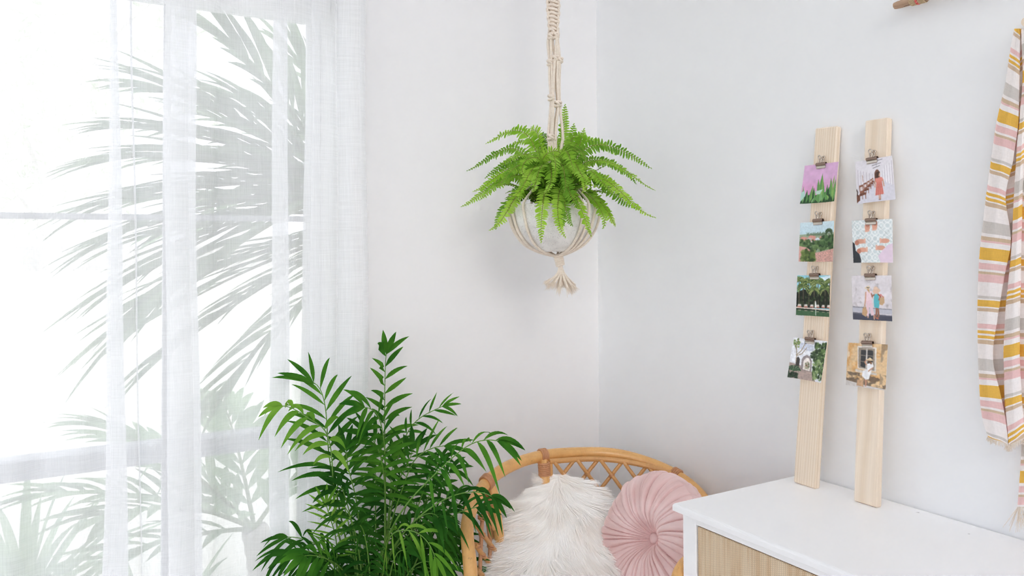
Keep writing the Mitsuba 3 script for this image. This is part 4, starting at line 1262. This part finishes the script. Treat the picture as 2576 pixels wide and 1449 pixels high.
iL, iP, iR = hoop_at(1224), hoop_at(1366), hoop_at(1697)
for i in (iL, iP, iR):
    binding(i)


def depth_back(px, py):
    """How deep the back panel lies at that place of the photograph: it follows the hoop and leans forward below."""
    i = hoop_at(px)
    return hq[i, 2] - 0.030 - 0.00022 * max(0, py - hq[i, 1])


def atb(px, py, off=0.0):
    return at(px, py, depth_back(px, py) - off)


def pole(pts, r, m, nm, n=24, sides=14, parent=None):
    p = spline(pts, n)
    return add(nm, tube(p, r, sides), m, parent or ch, smooth=60), p


# back posts
_, p1 = pole([hoop[iP] + [0, 0, -.008], atb(1370, 1190), atb(1374, 1300), atb(1378, 1449), atb(1380, 1600)], .0148, 'rattan_pole', 'post')
add('binding', flat_wrap(np.array([atb(1368, 1163), atb(1370, 1196)]), .0152), 'rattan_binding', ch, smooth=70)
_, p2 = pole([hoop[iR] + [0, 0, -.008], atb(1700, 1230), atb(1694, 1330), atb(1688, 1449), atb(1684, 1600)], .0148, 'rattan_pole', 'post')
add('binding', flat_wrap(np.array([atb(1700, 1212), atb(1700, 1238)]), .0152), 'rattan_binding', ch, smooth=70)
side_top = at(1240, 1236, 2.235)
_, p3 = pole([hoop[iL] + [0.004, 0.004, -.010], side_top, at(1252, 1320, 2.22), at(1268, 1432, 2.2), at(1276, 1560, 2.17)], .0138, 'rattan_pole', 'post')
_, p3b = pole([hoop[iL] + [0.004, 0.012, -.012], at(1232, 1262, 2.25), at(1241, 1340, 2.24), at(1254, 1432, 2.22), at(1260, 1560, 2.19)], .011, 'rattan_cane', 'post')
add('binding', flat_wrap(np.array([at(1236, 1246, 2.235), at(1241, 1268, 2.232)]), .0145), 'rattan_binding', ch, smooth=70)
# inner frame of the back panel
TOPY = lambda x: np.interp(x, [1383, 1450, 1520, 1590, 1640, 1684], [1161, 1155.5, 1154.5, 1164, 1175, 1191])
pole([atb(1384, 1166), atb(1388, 1280), atb(1392, 1400), atb(1394, 1520)], .0072, 'rattan_cane', 'inner_stile')
pole([atb(1684, 1194), atb(1680, 1280), atb(1676, 1400), atb(1674, 1520)], .0072, 'rattan_cane', 'inner_stile')
pole([atb(x, TOPY(x)) for x in (1381, 1420, 1460, 1500, 1540, 1580, 1620, 1655, 1688)], .0078, 'rattan_cane', 'top_rail', 40)
pole([atb(x, 1440 + .06 * (x - 1380)) for x in (1386, 1450, 1530, 1610, 1684)], .0078, 'rattan_cane', 'bottom_rail', 40)
knots = []
A = [1393, 1451, 1509, 1568, 1630]
Bx = [1446, 1505.5, 1566, 1627, 1676]
sA, sB = .74, -.80


def clipx(x, y):
    return 1388 < x < 1680


def diag(x0, s, off):
    pts = []
    for y in np.arange(TOPY(x0) + 2, 1442, 6):
        x = x0 + s * (y - TOPY(x0))
        if clipx(x, y):
            pts.append(atb(x, y, off))
    return pts


for x0 in [1219, 1277, 1335] + A:
    p = diag(x0, sA, .0045) if x0 > 1380 else [q for q in (atb(x0 + sA * (y - 1160), y, .0045) for y in np.arange(1160, 1442, 6)) if 1388 < px_of(q)[0] < 1680]
    if len(p) > 3:
        pole(p, .0056, 'rattan_cane', 'lattice_cane', 30, 10)
for x0 in Bx + [1734, 1792, 1850]:
    p = diag(x0, sB, -.0035) if x0 < 1690 else [q for q in (atb(x0 + sB * (y - 1190), y, -.0035) for y in np.arange(1190, 1442, 6)) if 1388 < px_of(q)[0] < 1680]
    if len(p) > 3:
        pole(p, .0056, 'rattan_cane', 'lattice_cane', 30, 10)
for xa in [1219, 1277, 1335] + A:
    for xb in Bx + [1734, 1792, 1850]:
        ya, yb = (TOPY(xa) if xa > 1380 else 1160), (TOPY(xb) if xb < 1690 else 1190)
        y = (xb - xa + sA * ya - sB * yb) / (sA - sB)
        x = xa + sA * (y - ya)
        if 1394 < x < 1672 and TOPY(x) + 12 < y < 1430:
            c = atb(x, y, .0008)
            e1 = norm(atb(x + 6, y, .0) - atb(x - 6, y, .0))
            e2 = norm(np.cross(e1, FW))
            k = join([torus(c + e2 * q, norm(e2 + e1 * .25 * (1 if q > 0 else -1)), .0078, .0022, 14, 6) for q in (-.0022, .0022)] + [torus(c, norm(e1 * .8 + e2), .0078, .0020, 14, 6)])
            add('lattice_knot', k, 'rattan_binding', ch, smooth=70)
# left side lattice between the hoop and the side post
SD = lambda x, y: np.interp(x, [1195, 1262], [2.06 + .0006 * (1400 - y), 2.215])
ats = lambda x, y, o=0.0: at(x, y, SD(x, y) - o)
SC_ = [([(1222, 1262), (1214, 1300), (1210, 1370), (1207, 1449), (1205, 1540)], .0052), ([(1220, 1270), (1229, 1330), (1233, 1372), (1228, 1440), (1226, 1540)], .0052)]
for pts, r in SC_:
    pole([ats(x, y, -.004) for x, y in pts], r, 'rattan_binding', 'lattice_cane', 30, 10)
for pts in ([(1197, 1320), (1225, 1358), (1254, 1396)], [(1196, 1370), (1216, 1398), (1242, 1432), (1260, 1458)], [(1219, 1292), (1230, 1310), (1243, 1330)], [(1200, 1434), (1222, 1456), (1240, 1480)], [(1200, 1500), (1225, 1530)]):
    pole([ats(x, y, .004) for x, y in pts], .0062, 'rattan_cane', 'lattice_cane', 24, 10)
for x, y in ((1213, 1345), (1234, 1374), (1213, 1396), (1211, 1303), (1199, 1372), (1215, 1450)):
    c = ats(x, y, .001)
    e1, e2 = norm(RT), norm(np.array([0, 0, 1.0]))
    add('lattice_knot', join([torus(c + e2 * q, norm(e2 + e1 * .3), .0084, .0024, 14, 6) for q in (-.0024, .0024)]), 'rattan_binding', ch, smooth=70)
# seat hoop, woven seat, rear legs and stretchers (below the picture's edge)
cc = np.array([-0.415, -0.545])
th = np.linspace(0, 2 * PI, 61)
ringp = np.stack([cc[0] + .30 * np.cos(th), cc[1] + .30 * np.sin(th), np.full(61, .345)], 1)
add('seat_hoop', tube(ringp, .014, 12, caps=False), 'rattan_pole', ch, smooth=60)
add('seat_deck', lathe([(0, .352), (.15, .350), (.297, .356), (.297, .349), (0, .344)][::-1], 48, (cc[0], cc[1], 0)), 'rattan_cane', ch, smooth=30)
for q in (p1, p2):
    e = q[-1]
    pole([e + [0, 0, .02], [e[0], e[1], .25], [e[0] + .02, e[1] + .02, 0.0]], .0145, 'rattan_pole', 'leg')
e = p3[-1]
pole([e + [0, 0, .02], [e[0], e[1], .2], [e[0] - .02, e[1] + .01, 0.0]], .0135, 'rattan_pole', 'leg')

# ---------------------------------------------------------------- sheepskin over the chair
wool_ = proc(lambda p, n, uv: mix((0.97, 0.955, 0.93), (0.94, 0.91, 0.87), smoothstep(0.35, 0.75, fbm(p.x * 17, p.y * 17, p.z * 17))))
mat('sheep_wool', wool_, 0.85, sheen=0.5)
mat('sheep_hide', wool_, 0.85)
sp = thing('sheepskin', 'fluffy cream sheepskin draped over the back and seat of the rattan chair', 'sheepskin')
ROW = [(1196, 1398, 1424, 2.385, 2.385), (1206, 1384, 1444, 2.375, 2.38), (1224, 1362, 1478, 2.35, 2.37), (1250, 1342, 1518, 2.335, 2.355), (1285, 1326, 1560, 2.30, 2.325), (1330, 1304, 1585, 2.25, 2.275),
       (1380, 1272, 1600, 2.19, 2.21), (1430, 1262, 1605, 2.13, 2.14), (1490, 1255, 1605, 2.06, 2.06), (1560, 1250, 1600, 1.98, 1.97), (1640, 1250, 1590, 1.88, 1.87)]
RW = np.array(ROW, float)
yv = np.linspace(1196, 1640, 60)
I = lambda k: PchipInterpolator(RW[:, 0], RW[:, k])(yv)
xl, xr_, dl, drr = I(1), I(2), I(3), I(4)
uu = np.linspace(0, 1, 60)


def hide(s, t):
    """A point of the skin: s across, t down, both 0..1."""
    y = 1196 + 444 * t
    X0, X1, D0, D1 = (np.interp(y, yv, q) for q in (xl, xr_, dl, drr))
    d = D0 + (D1 - D0) * s - 0.030 * np.sin(PI * np.clip(s, 0, 1)) * np.clip(t * 6, 0, 1)
    lobe = np.exp(-((s - .12) / .30) ** 2 * 1.0 - ((t - .66) / .16) ** 2)
    return X0 + (X1 - X0) * s, y, d - 0.045 * lobe


S_, T_ = np.meshgrid(uu, np.linspace(0, 1, 60))
hx, hy, hd = hide(S_, T_)
V = np.stack([CAM + ray(hx[i, j], hy[i, j]) * hd[i, j] for i in range(60) for j in range(60)]).reshape(60, 60, 3)
back = V + FW * 0.012
skin = join([grid(V), grid(back[:, ::-1])])
add('hide', skin, 'sheep_hide', sp, smooth=True)
NS = 46000
s = rng.uniform(-0.01, 1.01, NS)
t = np.where(rng.uniform(0, 1, NS) < .83, rng.uniform(0, 0.68, NS) ** 0.9, rng.uniform(.66, 1.0, NS))
edge = rng.uniform(0, 1, NS) < 0.16
s = np.where(edge, np.where(rng.uniform(0, 1, NS) < .62, rng.uniform(0, .05, NS), rng.uniform(.95, 1, NS)), s)
hx, hy, hd = hide(np.clip(s, 0, 1), t)
rv = FW + RT * ((hx - 1288) / FPX)[:, None] - UP * ((hy - CYP) / FPX)[:, None]
P0 = CAM + rv * (hd[:, None] - .003)
l = 2 * s - 1
nz_ = nfbm(P0 * 26, 3, 2) - .5
nz2 = nfbm(P0 * 26 + 9, 3, 5) - .5
whirl = np.exp(-((hx - 1345) / 60) ** 2 - ((hy - 1290) / 40) ** 2)
dx = np.where(l < -.25, -1.5 * (-l - .25) ** .7 * 1.25, 0.55 * (l + .25)) + .30 + 1.3 * nz_
low = np.clip((hy - 1385) / 40, 0, 1) * np.clip((1420 - hx) / 120, 0, 1)
dx = dx * (1 - low) + low * ((hx - 1330) / 70 + nz_)
dz = -1.0 + 1.0 * nz2 + .55 * np.clip(-l - .5, 0, 1) * 1.0
dz = dz * (1 - low) + low * np.where(hy < 1412, 0.55, -.5)
dz = np.where(hy < 1206, dz + .7, dz)
cl_ = np.random.default_rng(5).normal(0, 1, (1400, 3))
from scipy.spatial import cKDTree
ci = cKDTree(P0[:1400]).query(P0)[1]
def skin_at(s, t):
    x_, y_, d_ = hide(np.clip(s, 0, 1), t)
    return CAM + (FW + RT * ((x_ - 1288) / FPX)[:, None] - UP * ((y_ - CYP) / FPX)[:, None]) * (d_[:, None] - .003)


Tt = norm(skin_at(s, t + .01) - skin_at(s, t - .0))
Ts = norm(skin_at(np.clip(s, 0.01, .98) + .01, t) - skin_at(np.clip(s, 0.01, .98) - .01, t))
Nn = norm(np.cross(Tt, Ts))
Nn = Nn * np.sign(-(Nn @ FW))[:, None]
D = norm(Ts * dx[:, None] - Tt * dz[:, None] + Nn * (0.08 + .12 * nz_)[:, None] + rng.normal(0, .05, (NS, 3)))
L = rng.uniform(.050, .085, NS) * np.interp(hy, [1190, 1250], [.5, 1.0]) * np.interp(hy, [1400, 1440], [1, .8])
W = rng.uniform(.0006, .0013, NS)
k = np.array([0, .35, .7, 1.0])
cen = P0[:, None] + D[:, None] * (L[:, None] * k)[..., None] - (Nn[:, None] - Tt[:, None] * .15) * (L[:, None] * .16 * k ** 2)[..., None] + ((P0[:1400][ci] - P0) * .8)[:, None] * (k ** 1.5)[None, :, None] + (cl_[ci] * .009)[:, None] * (k ** 1.5)[None, :, None]
cen = cen + norm(np.cross(D, FW))[:, None] * (rng.normal(0, .10, NS)[:, None] * L[:, None] * k ** 2)[..., None]
sd = norm(np.cross(D, Nn + rng.normal(0, .2, (NS, 3))))
wd = W[:, None] * np.array([1, .95, .7, .12])
va, vb = cen - sd[:, None] * wd[..., None], cen + sd[:, None] * wd[..., None]
v = np.stack([va, vb], 2).reshape(-1, 3)
b0 = (np.arange(NS) * 8)[:, None]
f = np.concatenate([b0 + np.array([2 * q, 2 * q + 1, 2 * q + 3]) for q in range(3)] + [b0 + np.array([2 * q, 2 * q + 3, 2 * q + 2]) for q in range(3)], 0)
add('fur', (v, f), 'sheep_wool', sp, smooth=True, kind='stuff')

# ---------------------------------------------------------------- pink velvet cushion
mat('pink_velvet', proc(lambda p, n, uv: mix(srgb(228, 200, 198), srgb(216, 182, 179), smoothstep(0.3, 0.7, fbm(p.x * 13, p.y * 13, p.z * 13)))), 0.7, sheen=0.6)
cu = thing('round_cushion', 'round dusty pink velvet cushion with radial pleats and a covered button on the rattan chair', 'cushion')
nf = norm(-FW * math.cos(math.radians(53)) - RT * math.sin(math.radians(53)) + np.array([0, 0, .40]))
cR, face = .173, at(1618, 1348, 2.10)
e1 = norm(np.cross([0, 0, 1.0], nf))
e2 = np.cross(nf, e1)
na, nr = 900, 70
al = np.linspace(0, 2 * PI, na, endpoint=False)
g0 = np.random.default_rng(21)
NP = 40
edges_ = np.sort((np.arange(NP) + g0.uniform(-.36, .36, NP)) / NP) * 2 * PI
amp = g0.uniform(.35, 1.35, NP)
swirl = g0.normal(0, .02, NP)


def pleat(a):
    """A saw of soft folds: each rises gently and drops sharply."""
    a = np.mod(a, 2 * PI)
    i = np.searchsorted(edges_, a) - 1
    lo = edges_[i]
    hi = np.where(i == -1, edges_[0], edges_[(i + 1) % NP])
    lo = np.where(i == -1, edges_[-1] - 2 * PI, lo)
    hi = np.where((i == NP - 1), edges_[0] + 2 * PI, hi)
    x = (a - lo) / np.maximum(hi - lo, 1e-6)
    prof = (1 - np.exp(-x / .16)) * (1 - .25 * x) - .55 * np.exp(-(1 - x) / .05)
    return prof * amp[i], (hi - lo)


def side(sgn):
    rows = []
    for k in range(nr):
        q = k / (nr - 1)
        r = cR * (0.055 + 0.945 * q) if q < .9 else cR * (0.055 + 0.945 * (.9 + (q - .9) * (1 - .0 * q)))
        base = .058 * (1 - (1 - np.clip((q - .0) / .42, 0, 1)) ** 2.2) * np.sqrt(np.clip(1 - ((q - .42) / .585) ** 2.6, 0, 1)) if q > .42 else .058 * (1 - (1 - q / .42) ** 2.0)
        tw_ = .16 * (q - .2) + .03 * np.sin(al * 5 + 1.3) * q
        pl, wd_ = pleat(al + tw_ * sgn)
        depth = .0125 * np.clip(q / .10, 0.25, 1) ** .6 * np.clip(wd_ / (2 * PI / NP), .5, 1.5) * (1 - .35 * np.clip((q - .75) / .25, 0, 1)) * np.clip(.35 + q * 1.3, 0, 1)
        wav = .008 * (nfbm(np.stack([np.cos(al) * 2.5 + 5 * sgn, np.sin(al) * 2.5, np.full(na, q * 2.2)], -1), 3, 6) - .5) * q
        h = base + depth * (pl - .5) + wav
        rr = r * (1 + .022 * (pl - .5) * np.clip((q - .6) / .4, 0, 1) + .03 * (nfbm(np.stack([np.cos(al) * 1.5, np.sin(al) * 1.5, al * 0 + 3], -1), 2, 2) - .5) * q)
        if q > .985:
            h = h * 0.3
        rows.append(np.asarray(face) - nf * .052 + e1 * (rr * np.cos(al))[:, None] + e2 * (rr * np.sin(al))[:, None] + nf * (h * sgn)[:, None])
    R = np.array(rows)
    return np.concatenate([R, R[:, :1]], 1)


F1, F2 = side(1), side(-1)
add('cover', join([grid(F1), grid(F2[:, ::-1]), grid(np.array([F1[-1], F2[-1]]))]), 'pink_velvet', cu, smooth=True)
bt = trimesh.creation.icosphere(3, 1.0)
bv = np.array(bt.vertices) * [.0138, .0138, .0075]
bpos = face - nf * .052 + nf * .010
for sgn in (1, -1):
    bp = face - nf * .052 + nf * .0085 * sgn
    add('button', (bp + bv[:, :1] * e1 + bv[:, 1:2] * e2 + bv[:, 2:] * nf, np.array(bt.faces)), 'pink_velvet', cu, smooth=True)

# ---------------------------------------------------------------- hanging fern
mat('speckled_glaze', proc(lambda p, n, uv: mix((0.80, 0.785, 0.755), (0.68, 0.66, 0.63), smoothstep(0.35, 0.75, fbm(p.x * 26, p.y * 26, p.z * 26))) * (1 - 0.38 * smoothstep(0.72, 0.84, noise(p.x * 620, p.y * 620, p.z * 620)))), 0.5,
    bump=proc(lambda p, n, uv: noise(p.x * 230, p.y * 230, p.z * 230), 4e-4), bump_scale=0.0012)
leafmat('fern_leaf', srgb(128, 178, 50), srgb(162, 204, 84), 0.8, 0.5, 26.0)
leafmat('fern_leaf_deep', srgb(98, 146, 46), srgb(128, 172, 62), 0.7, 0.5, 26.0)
leafmat('fern_leaf_bright', srgb(150, 198, 58), srgb(178, 216, 88), 0.9, 0.5, 26.0)
mat('fern_stalk', srgb(120, 118, 52), 0.6)
PD = 2.30
pc = at(1394, 580, PD)
UPEND = [(1379, 352), (1385, 352), (1389, 352), (1395, 352), (1398, 352), (1416, 352)]
ztop_, zbot = at(1394, 517, PD)[2], at(1394, 633, PD)[2]
PX, PY, PH = pc[0], pc[1], ztop_ - zbot
PR = .1275
fn_ = thing('potted_fern', 'bright green boston fern spilling over a speckled white bowl in the macrame hanger', 'potted fern')
prof = [(0, 0), (.046, 0), (.052, .003), (.076, .018), (.100, .043), (.1165, .072), (.125, .102), (.1275, PH), (.1215, PH + .001), (.119, .102), (.110, .072), (.094, .047), (.07, .026), (0, .012)]
pr = np.array(prof)
prs = np.vstack([spline(pr[2:8], 26), pr[8:]])
prs = np.vstack([pr[:2], prs])
add('bowl', lathe(prs, 72, (PX, PY, zbot)), 'speckled_glaze', fn_, smooth=50)
add('soil', lathe([(0, PH - .014), (.06, PH - .015), (.1185, PH - .024)], 32, (PX, PY, zbot)), 'potting_soil', fn_, smooth=50)


def Z4(X, Y):
    return 1130 + X / 2.6345, 220 + Y / 2.6345


def fern_frond(R, W, m, npn=34, facing=None, taper=2.4):
    tt, _, _ = frames(R)
    ms = []
    N = len(R) - 1
    for k in range(npn):
        q = .14 + .86 * k / (npn - 1)
        i = min(int(q * N), N - 1)
        t = tt[i]
        n_ = facing - t * (facing @ t)
        n_ = norm(n_)
        wq = min(1, (q - .08) * 4.0) ** .7 * (1 - max(0, (q - .40) / .62) ** taper)
        for s_ in (-1, 1):
            sd_ = np.cross(t, n_) * s_
            Lp = W * max(wq, .10) * rng.uniform(.86, 1.08)
            d = sd_ * .94 + t * (.26 + .25 * q) + n_ * rng.uniform(-.12, .22)
            ms.append(blade(R[i] + (R[i + 1] - R[i]) * (q * N - i) + t * .0012 * s_, d, n_, Lp, .0076 * (.5 + .5 * wq), rng.uniform(-.05, .38), .22 * rng.uniform(.3, 1.6), 5, .30, rng.uniform(-.7, .7), s_ * rng.uniform(-.05, .35), .34))
    return ms


TIPS = [(80, 790, 2.33), (120, 552, 2.36), (245, 372, 2.40), (485, 318, 2.42), (600, 328, 2.40), (767, 118, 2.34), (825, 245, 2.36), (893, 276, 2.34), (1338, 535, 2.30), (1360, 680, 2.22), (1365, 862, 2.12), (1258, 800, 2.2),
        (1100, 920, 2.24), (1020, 930, 2.2), (940, 988, 2.09), (770, 992, 2.05), (610, 1024, 2.08), (722, 915, 2.07), (818, 915, 2.06), (865, 800, 2.04), (270, 945, 2.18), (312, 935, 2.24), (160, 690, 2.28), (205, 745, 2.3), (405, 712, 2.08),
        (628, 702, 2.07), (345, 640, 2.14), (1100, 905, 2.28), (470, 1000 - 240, 2.12), (1000, 660, 2.05), (830, 560, 2.06), (690, 620, 2.06), (500, 590, 2.12), (1130, 440, 2.38), (950, 360, 2.40), (400, 430, 2.42), (1240, 640, 2.34), (560, 690, 2.06), (905, 520, 2.10),
        (330, 520, 2.30), (1080, 700, 2.12), (760, 700, 2.03), (880, 700, 2.04), (640, 480, 2.16), (720, 330, 2.30), (840, 430, 2.22), (580, 430, 2.30), (1180, 740, 2.3), (240, 600, 2.3)]
for kf, (X, Y, d) in enumerate(TIPS):
    tip = at(*Z4(X, Y), d)
    a = math.atan2(tip[1] - PY, tip[0] - PX) + rng.uniform(-.3, .3)
    root = np.array([PX + .035 * math.cos(a), PY + .035 * math.sin(a), zbot + PH - .016])
    hor = np.linalg.norm(tip[:2] - root[:2])
    rise = max(0.055, (tip[2] - root[2]) * .75 + .03 + .28 * hor)
    if Y < 350 and 700 < X < 900:
        mid = root * .5 + tip * .5 + [0, 0, .01]
        pts = [root, mid, tip]
    else:
        rimz = zbot + PH + .03
        m1_ = root * .62 + tip * .38
        m1_[2] = max(root[2] + rise, rimz + .01)
        m2_ = root * .25 + tip * .75
        m2_[2] = tip[2] * .6 + m1_[2] * .4 + .01
        wob = np.array([rng.normal(0, .012), rng.normal(0, .012), rng.normal(0, .008)])
        pts = [root, m1_, m2_ + wob, tip]
    R = spline(pts, 40)
    mm = ['fern_leaf', 'fern_leaf_deep', 'fern_leaf', 'fern_leaf_bright'][int(rng.integers(4))]
    if (X, Y) in ((610, 1024), (405, 712), (770, 992), (940, 988), (1365, 862)):
        mm = 'fern_leaf_bright'
    out = norm(np.array([tip[0] - PX, tip[1] - PY, 0]) + 1e-6)
    facing = norm(np.array([0, 0, .45]) + out * .30 - FW * .75 + rng.normal(0, .22, 3))
    if Y < 350 and 700 < X < 900:
        facing = norm(-FW + RT * rng.uniform(-.3, .3) + np.array([0, 0, .15]))
    Wd = rng.uniform(.020, .0245)
    fk = add('frond', tube(R, np.linspace(.0014, .0005, 40), 5), 'fern_stalk', fn_, smooth=60)
    Lr = np.linalg.norm(np.diff(R, axis=0), axis=1).sum()
    add('leaflets', join(fern_frond(R, Wd, mm, int(np.clip(Lr / .0080, 16, 42)), facing, 4.5 if Y < 420 else 2.6)), mm, fk, smooth=True, kind='stuff')
deep = []
dstalk = []
for k in range(34):
    a, el = rng.uniform(0, 2 * PI), rng.uniform(.35, 1.2)
    Lf = rng.uniform(.10, .20)
    root = np.array([PX + .04 * math.cos(a), PY + .04 * math.sin(a), zbot + PH - .016])
    d = np.array([math.cos(a) * math.cos(el), math.sin(a) * math.cos(el), math.sin(el)])
    tip = root + d * Lf
    R = spline([root, root + d * Lf * .5 + [0, 0, .02], tip - [0, 0, .02]], 24)
    dstalk.append(tube(R, np.linspace(.0013, .0005, 24), 5))
    deep += fern_frond(R, .019, '', 20, norm(np.array([0, 0, .8]) + np.array([math.cos(a), math.sin(a), 0]) * .5))
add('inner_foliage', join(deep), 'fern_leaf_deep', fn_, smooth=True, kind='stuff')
add('inner_stalks', join(dstalk), 'fern_stalk', fn_, kind='stuff')

# the macrame hanger
mat('cotton_cord', proc(lambda p, n, uv: mix(srgb(236, 224, 210), srgb(225, 211, 195), smoothstep(0.3, 0.8, noise((p.x + p.y) * 420, (p.x - p.y) * 60, p.z * 420 + (p.x + p.y) * 300)))), 0.95,
    bump=proc(lambda p, n, uv: dr.abs(dr.sin(p.z * 1100 + (p.x + p.y) * 900)), 2e-4), bump_scale=0.0006)
mh = thing('macrame_hanger', 'cream cotton macrame plant hanger with knotted cords and a frayed tassel', 'plant hanger')
CR = .0040
zr = zbot + PH


def zpx(y):
    return at(1394, y, PD)[2]


def cpt(px, y, dd=0.0):
    return at(px, y, PD + dd)


view = norm(np.array([-FW[0], -FW[1], 0]))
rgt = norm(np.array([RT[0], RT[1], 0]))
az = [-86, -76, -64, -42, 34, 43, 56, 84, 150, 165, 195, 210]
z_split = zpx(352)
for k, adeg in enumerate(az):
    a = math.radians(adeg)
    o = view * math.cos(a) + rgt * math.sin(a)
    pts = [at(*UPEND[(0, 0, 1, 1, 5, 5, 4, 4, 3, 3, 2, 2)[k]], PD - .010) + rgt * .001 * (k % 2) + [0, 0, .004]]
    pts.append(np.array([PX, PY, 0]) + o * .075 + [0, 0, zr + .055])
    for (r_, h_) in ((.1275, PH), (.125, .102), (.1165, .072), (.100, .043), (.076, .018)):
        pts.append(np.array([PX, PY, zbot + h_]) + o * (r_ + .0048) + [0, 0, -.0012 if h_ < .05 else 0])
    pts.append(np.array([PX, PY, zbot - .0048]) + o * .036 + rgt * .003)
    pts.append(np.array([PX, PY, zbot - .012]) + o * .008 + rgt * .009)
    add('cord', tube(spline(pts, 60), CR * .92, 10), 'cotton_cord', mh, smooth=60)
# upper cords with their knots
UPC = [([(1381, 88), (1379, 120), (1382, 150), (1383, 200), (1386, 245), (1383, 300), (1379, 352)], -.006), ([(1386, 88), (1386, 120), (1387, 150), (1389, 200), (1388, 245), (1388, 300), (1385, 352)], -.012),
       ([(1404, 70), (1400, 110), (1396, 150), (1393, 200), (1392, 245), (1391, 300), (1389, 352)], -.016), ([(1392, 80), (1392, 120), (1397, 150), (1398, 200), (1402, 260), (1398, 300), (1395, 352)], -.004),
       ([(1399, 80), (1402, 120), (1403, 155), (1402, 200), (1405, 258), (1401, 300), (1398, 352)], -.014), ([(1403, 75), (1405, 120), (1408, 155), (1407, 200), (1408, 262), (1412, 300), (1416, 352)], -.010)]
for pts, dd in UPC:
    add('cord', tube(spline([cpt(x, y, dd) for x, y in pts], 50), CR, 10), 'cotton_cord', mh, smooth=60)
for x, y, w, dd in ((1391, 80, .0105, -.006), (1398, 90, .0085, -.010), (1386, 92, .007, -.010), (1397, 148, .0085, -.010), (1409, 152, .006, -.010), (1383, 158, .006, -.008), (1387, 246, .0078, -.012), (1404, 262, .0085, -.012), (1385, 345, .0085, -.012)):
    c = cpt(x, y, dd)
    ms = [torus(c + [0, 0, .0048], norm([.1, .1, 1]), w, CR * .95, 18, 8), torus(c - [0, 0, .0048], norm([-.15, .1, 1]), w * .95, CR * .95, 18, 8), torus(c + view * w * .75, norm(rgt * .7 + np.array([0, 0, .7])), CR * 1.5, CR * .8, 16, 8)]
    add('knot', join(ms), 'cotton_cord', mh, smooth=60)
# the braided sinnet at the top
sz0, sz1 = zpx(86), ceil_z(PY) - 0.03
n_s = int((sz1 - sz0) / .0112)
sin_ = []
for k in range(n_s):
    z = sz0 + (k + .5) * (sz1 - sz0) / n_s
    w = .0095 + .0045 * np.clip((z - zpx(70)) / .05, 0, 1)
    s_ = 1 if k % 2 else -1
    c = np.array([PX + .0005, PY, z]) + rgt * (.0005 + .003 * s_ * .3)
    sin_.append(tube(spline([c - rgt * w + [0, 0, -.004 * s_], c - rgt * w * .4 + view * .0105 + [0, 0, .0018], c + rgt * w * .5 + view * .0100 + [0, 0, -.0018], c + rgt * w + [0, 0, .004 * s_]], 14), CR * .95, 9))
    for q in (-1, 1):
        sin_.append(tube(spline([c + rgt * q * w + [0, 0, -.0068], c + rgt * q * (w + .0026) + view * .005, c + rgt * q * w + [0, 0, .0068]], 8), CR * .92, 8))
    sin_.append(tube(spline([c - rgt * w, c - view * .0105, c + rgt * w], 10), CR * .9, 8))
core = tube([[PX, PY, sz0 - .002], [PX, PY, sz0 + .02], [PX, PY, sz1]], [.006, .0092, .0095], 14)
add('sinnet', join(sin_ + [core]), 'cotton_cord', mh, smooth=60)
add('ceiling_loop', join([torus([PX, PY, ceil_z(PY) - .020], rgt, .012, .004, 20, 8)]), 'cotton_cord', mh, smooth=60)
# gathering wrap and tassel
tdir = norm(rgt * .20 + np.array([0, 0, -1.0]))
g0_ = np.array([PX, PY, zbot - .009]) + rgt * .011
wr = [torus(g0_ + tdir * (k * .0043), norm(tdir + rgt * .10), .0118 - .00015 * k, .0026, 22, 8) for k in range(8)]
add('gathering_wrap', join(wr + [tube([g0_ - tdir * .002, g0_ + tdir * .032], .0108, 16)]), 'cotton_cord', mh, smooth=60)
g1 = g0_ + tdir * .030
TE = [(1374, 717), (1383, 724), (1392, 722), (1402, 726), (1408, 733), (1418, 722), (1424, 720), (1432, 738), (1440, 737), (1447, 732), (1444, 720), (1412, 715)]
for k, (x, y) in enumerate(TE):
    e = at(x, y, PD - .03 + .06 * ((k * 7) % 12) / 12)
    p = spline([g1 + rgt * .006 * (k / 11 - .5), g1 * .62 + e * .38 + tdir * .010, g1 * .2 + e * .8, e], 24)
    ck_ = add('tassel_cord', tube(p[:19], CR * .88, 9), 'cotton_cord', mh, smooth=60)
    d = norm(p[18] - p[15])
    st = []
    for q in range(26):
        b_ = p[17] + rng.normal(0, .0016, 3)
        e_ = p[18] + d * rng.uniform(.012, .022) + rng.normal(0, .0042, 3)
        st.append(tube(spline([b_, (b_ + e_) / 2 + rng.normal(0, .0008, 3), e_], 4), [.0009, .0008, .0007, .0005], 4))
    add('frayed_end', join(st), 'cotton_cord', ck_, smooth=60, kind='stuff')
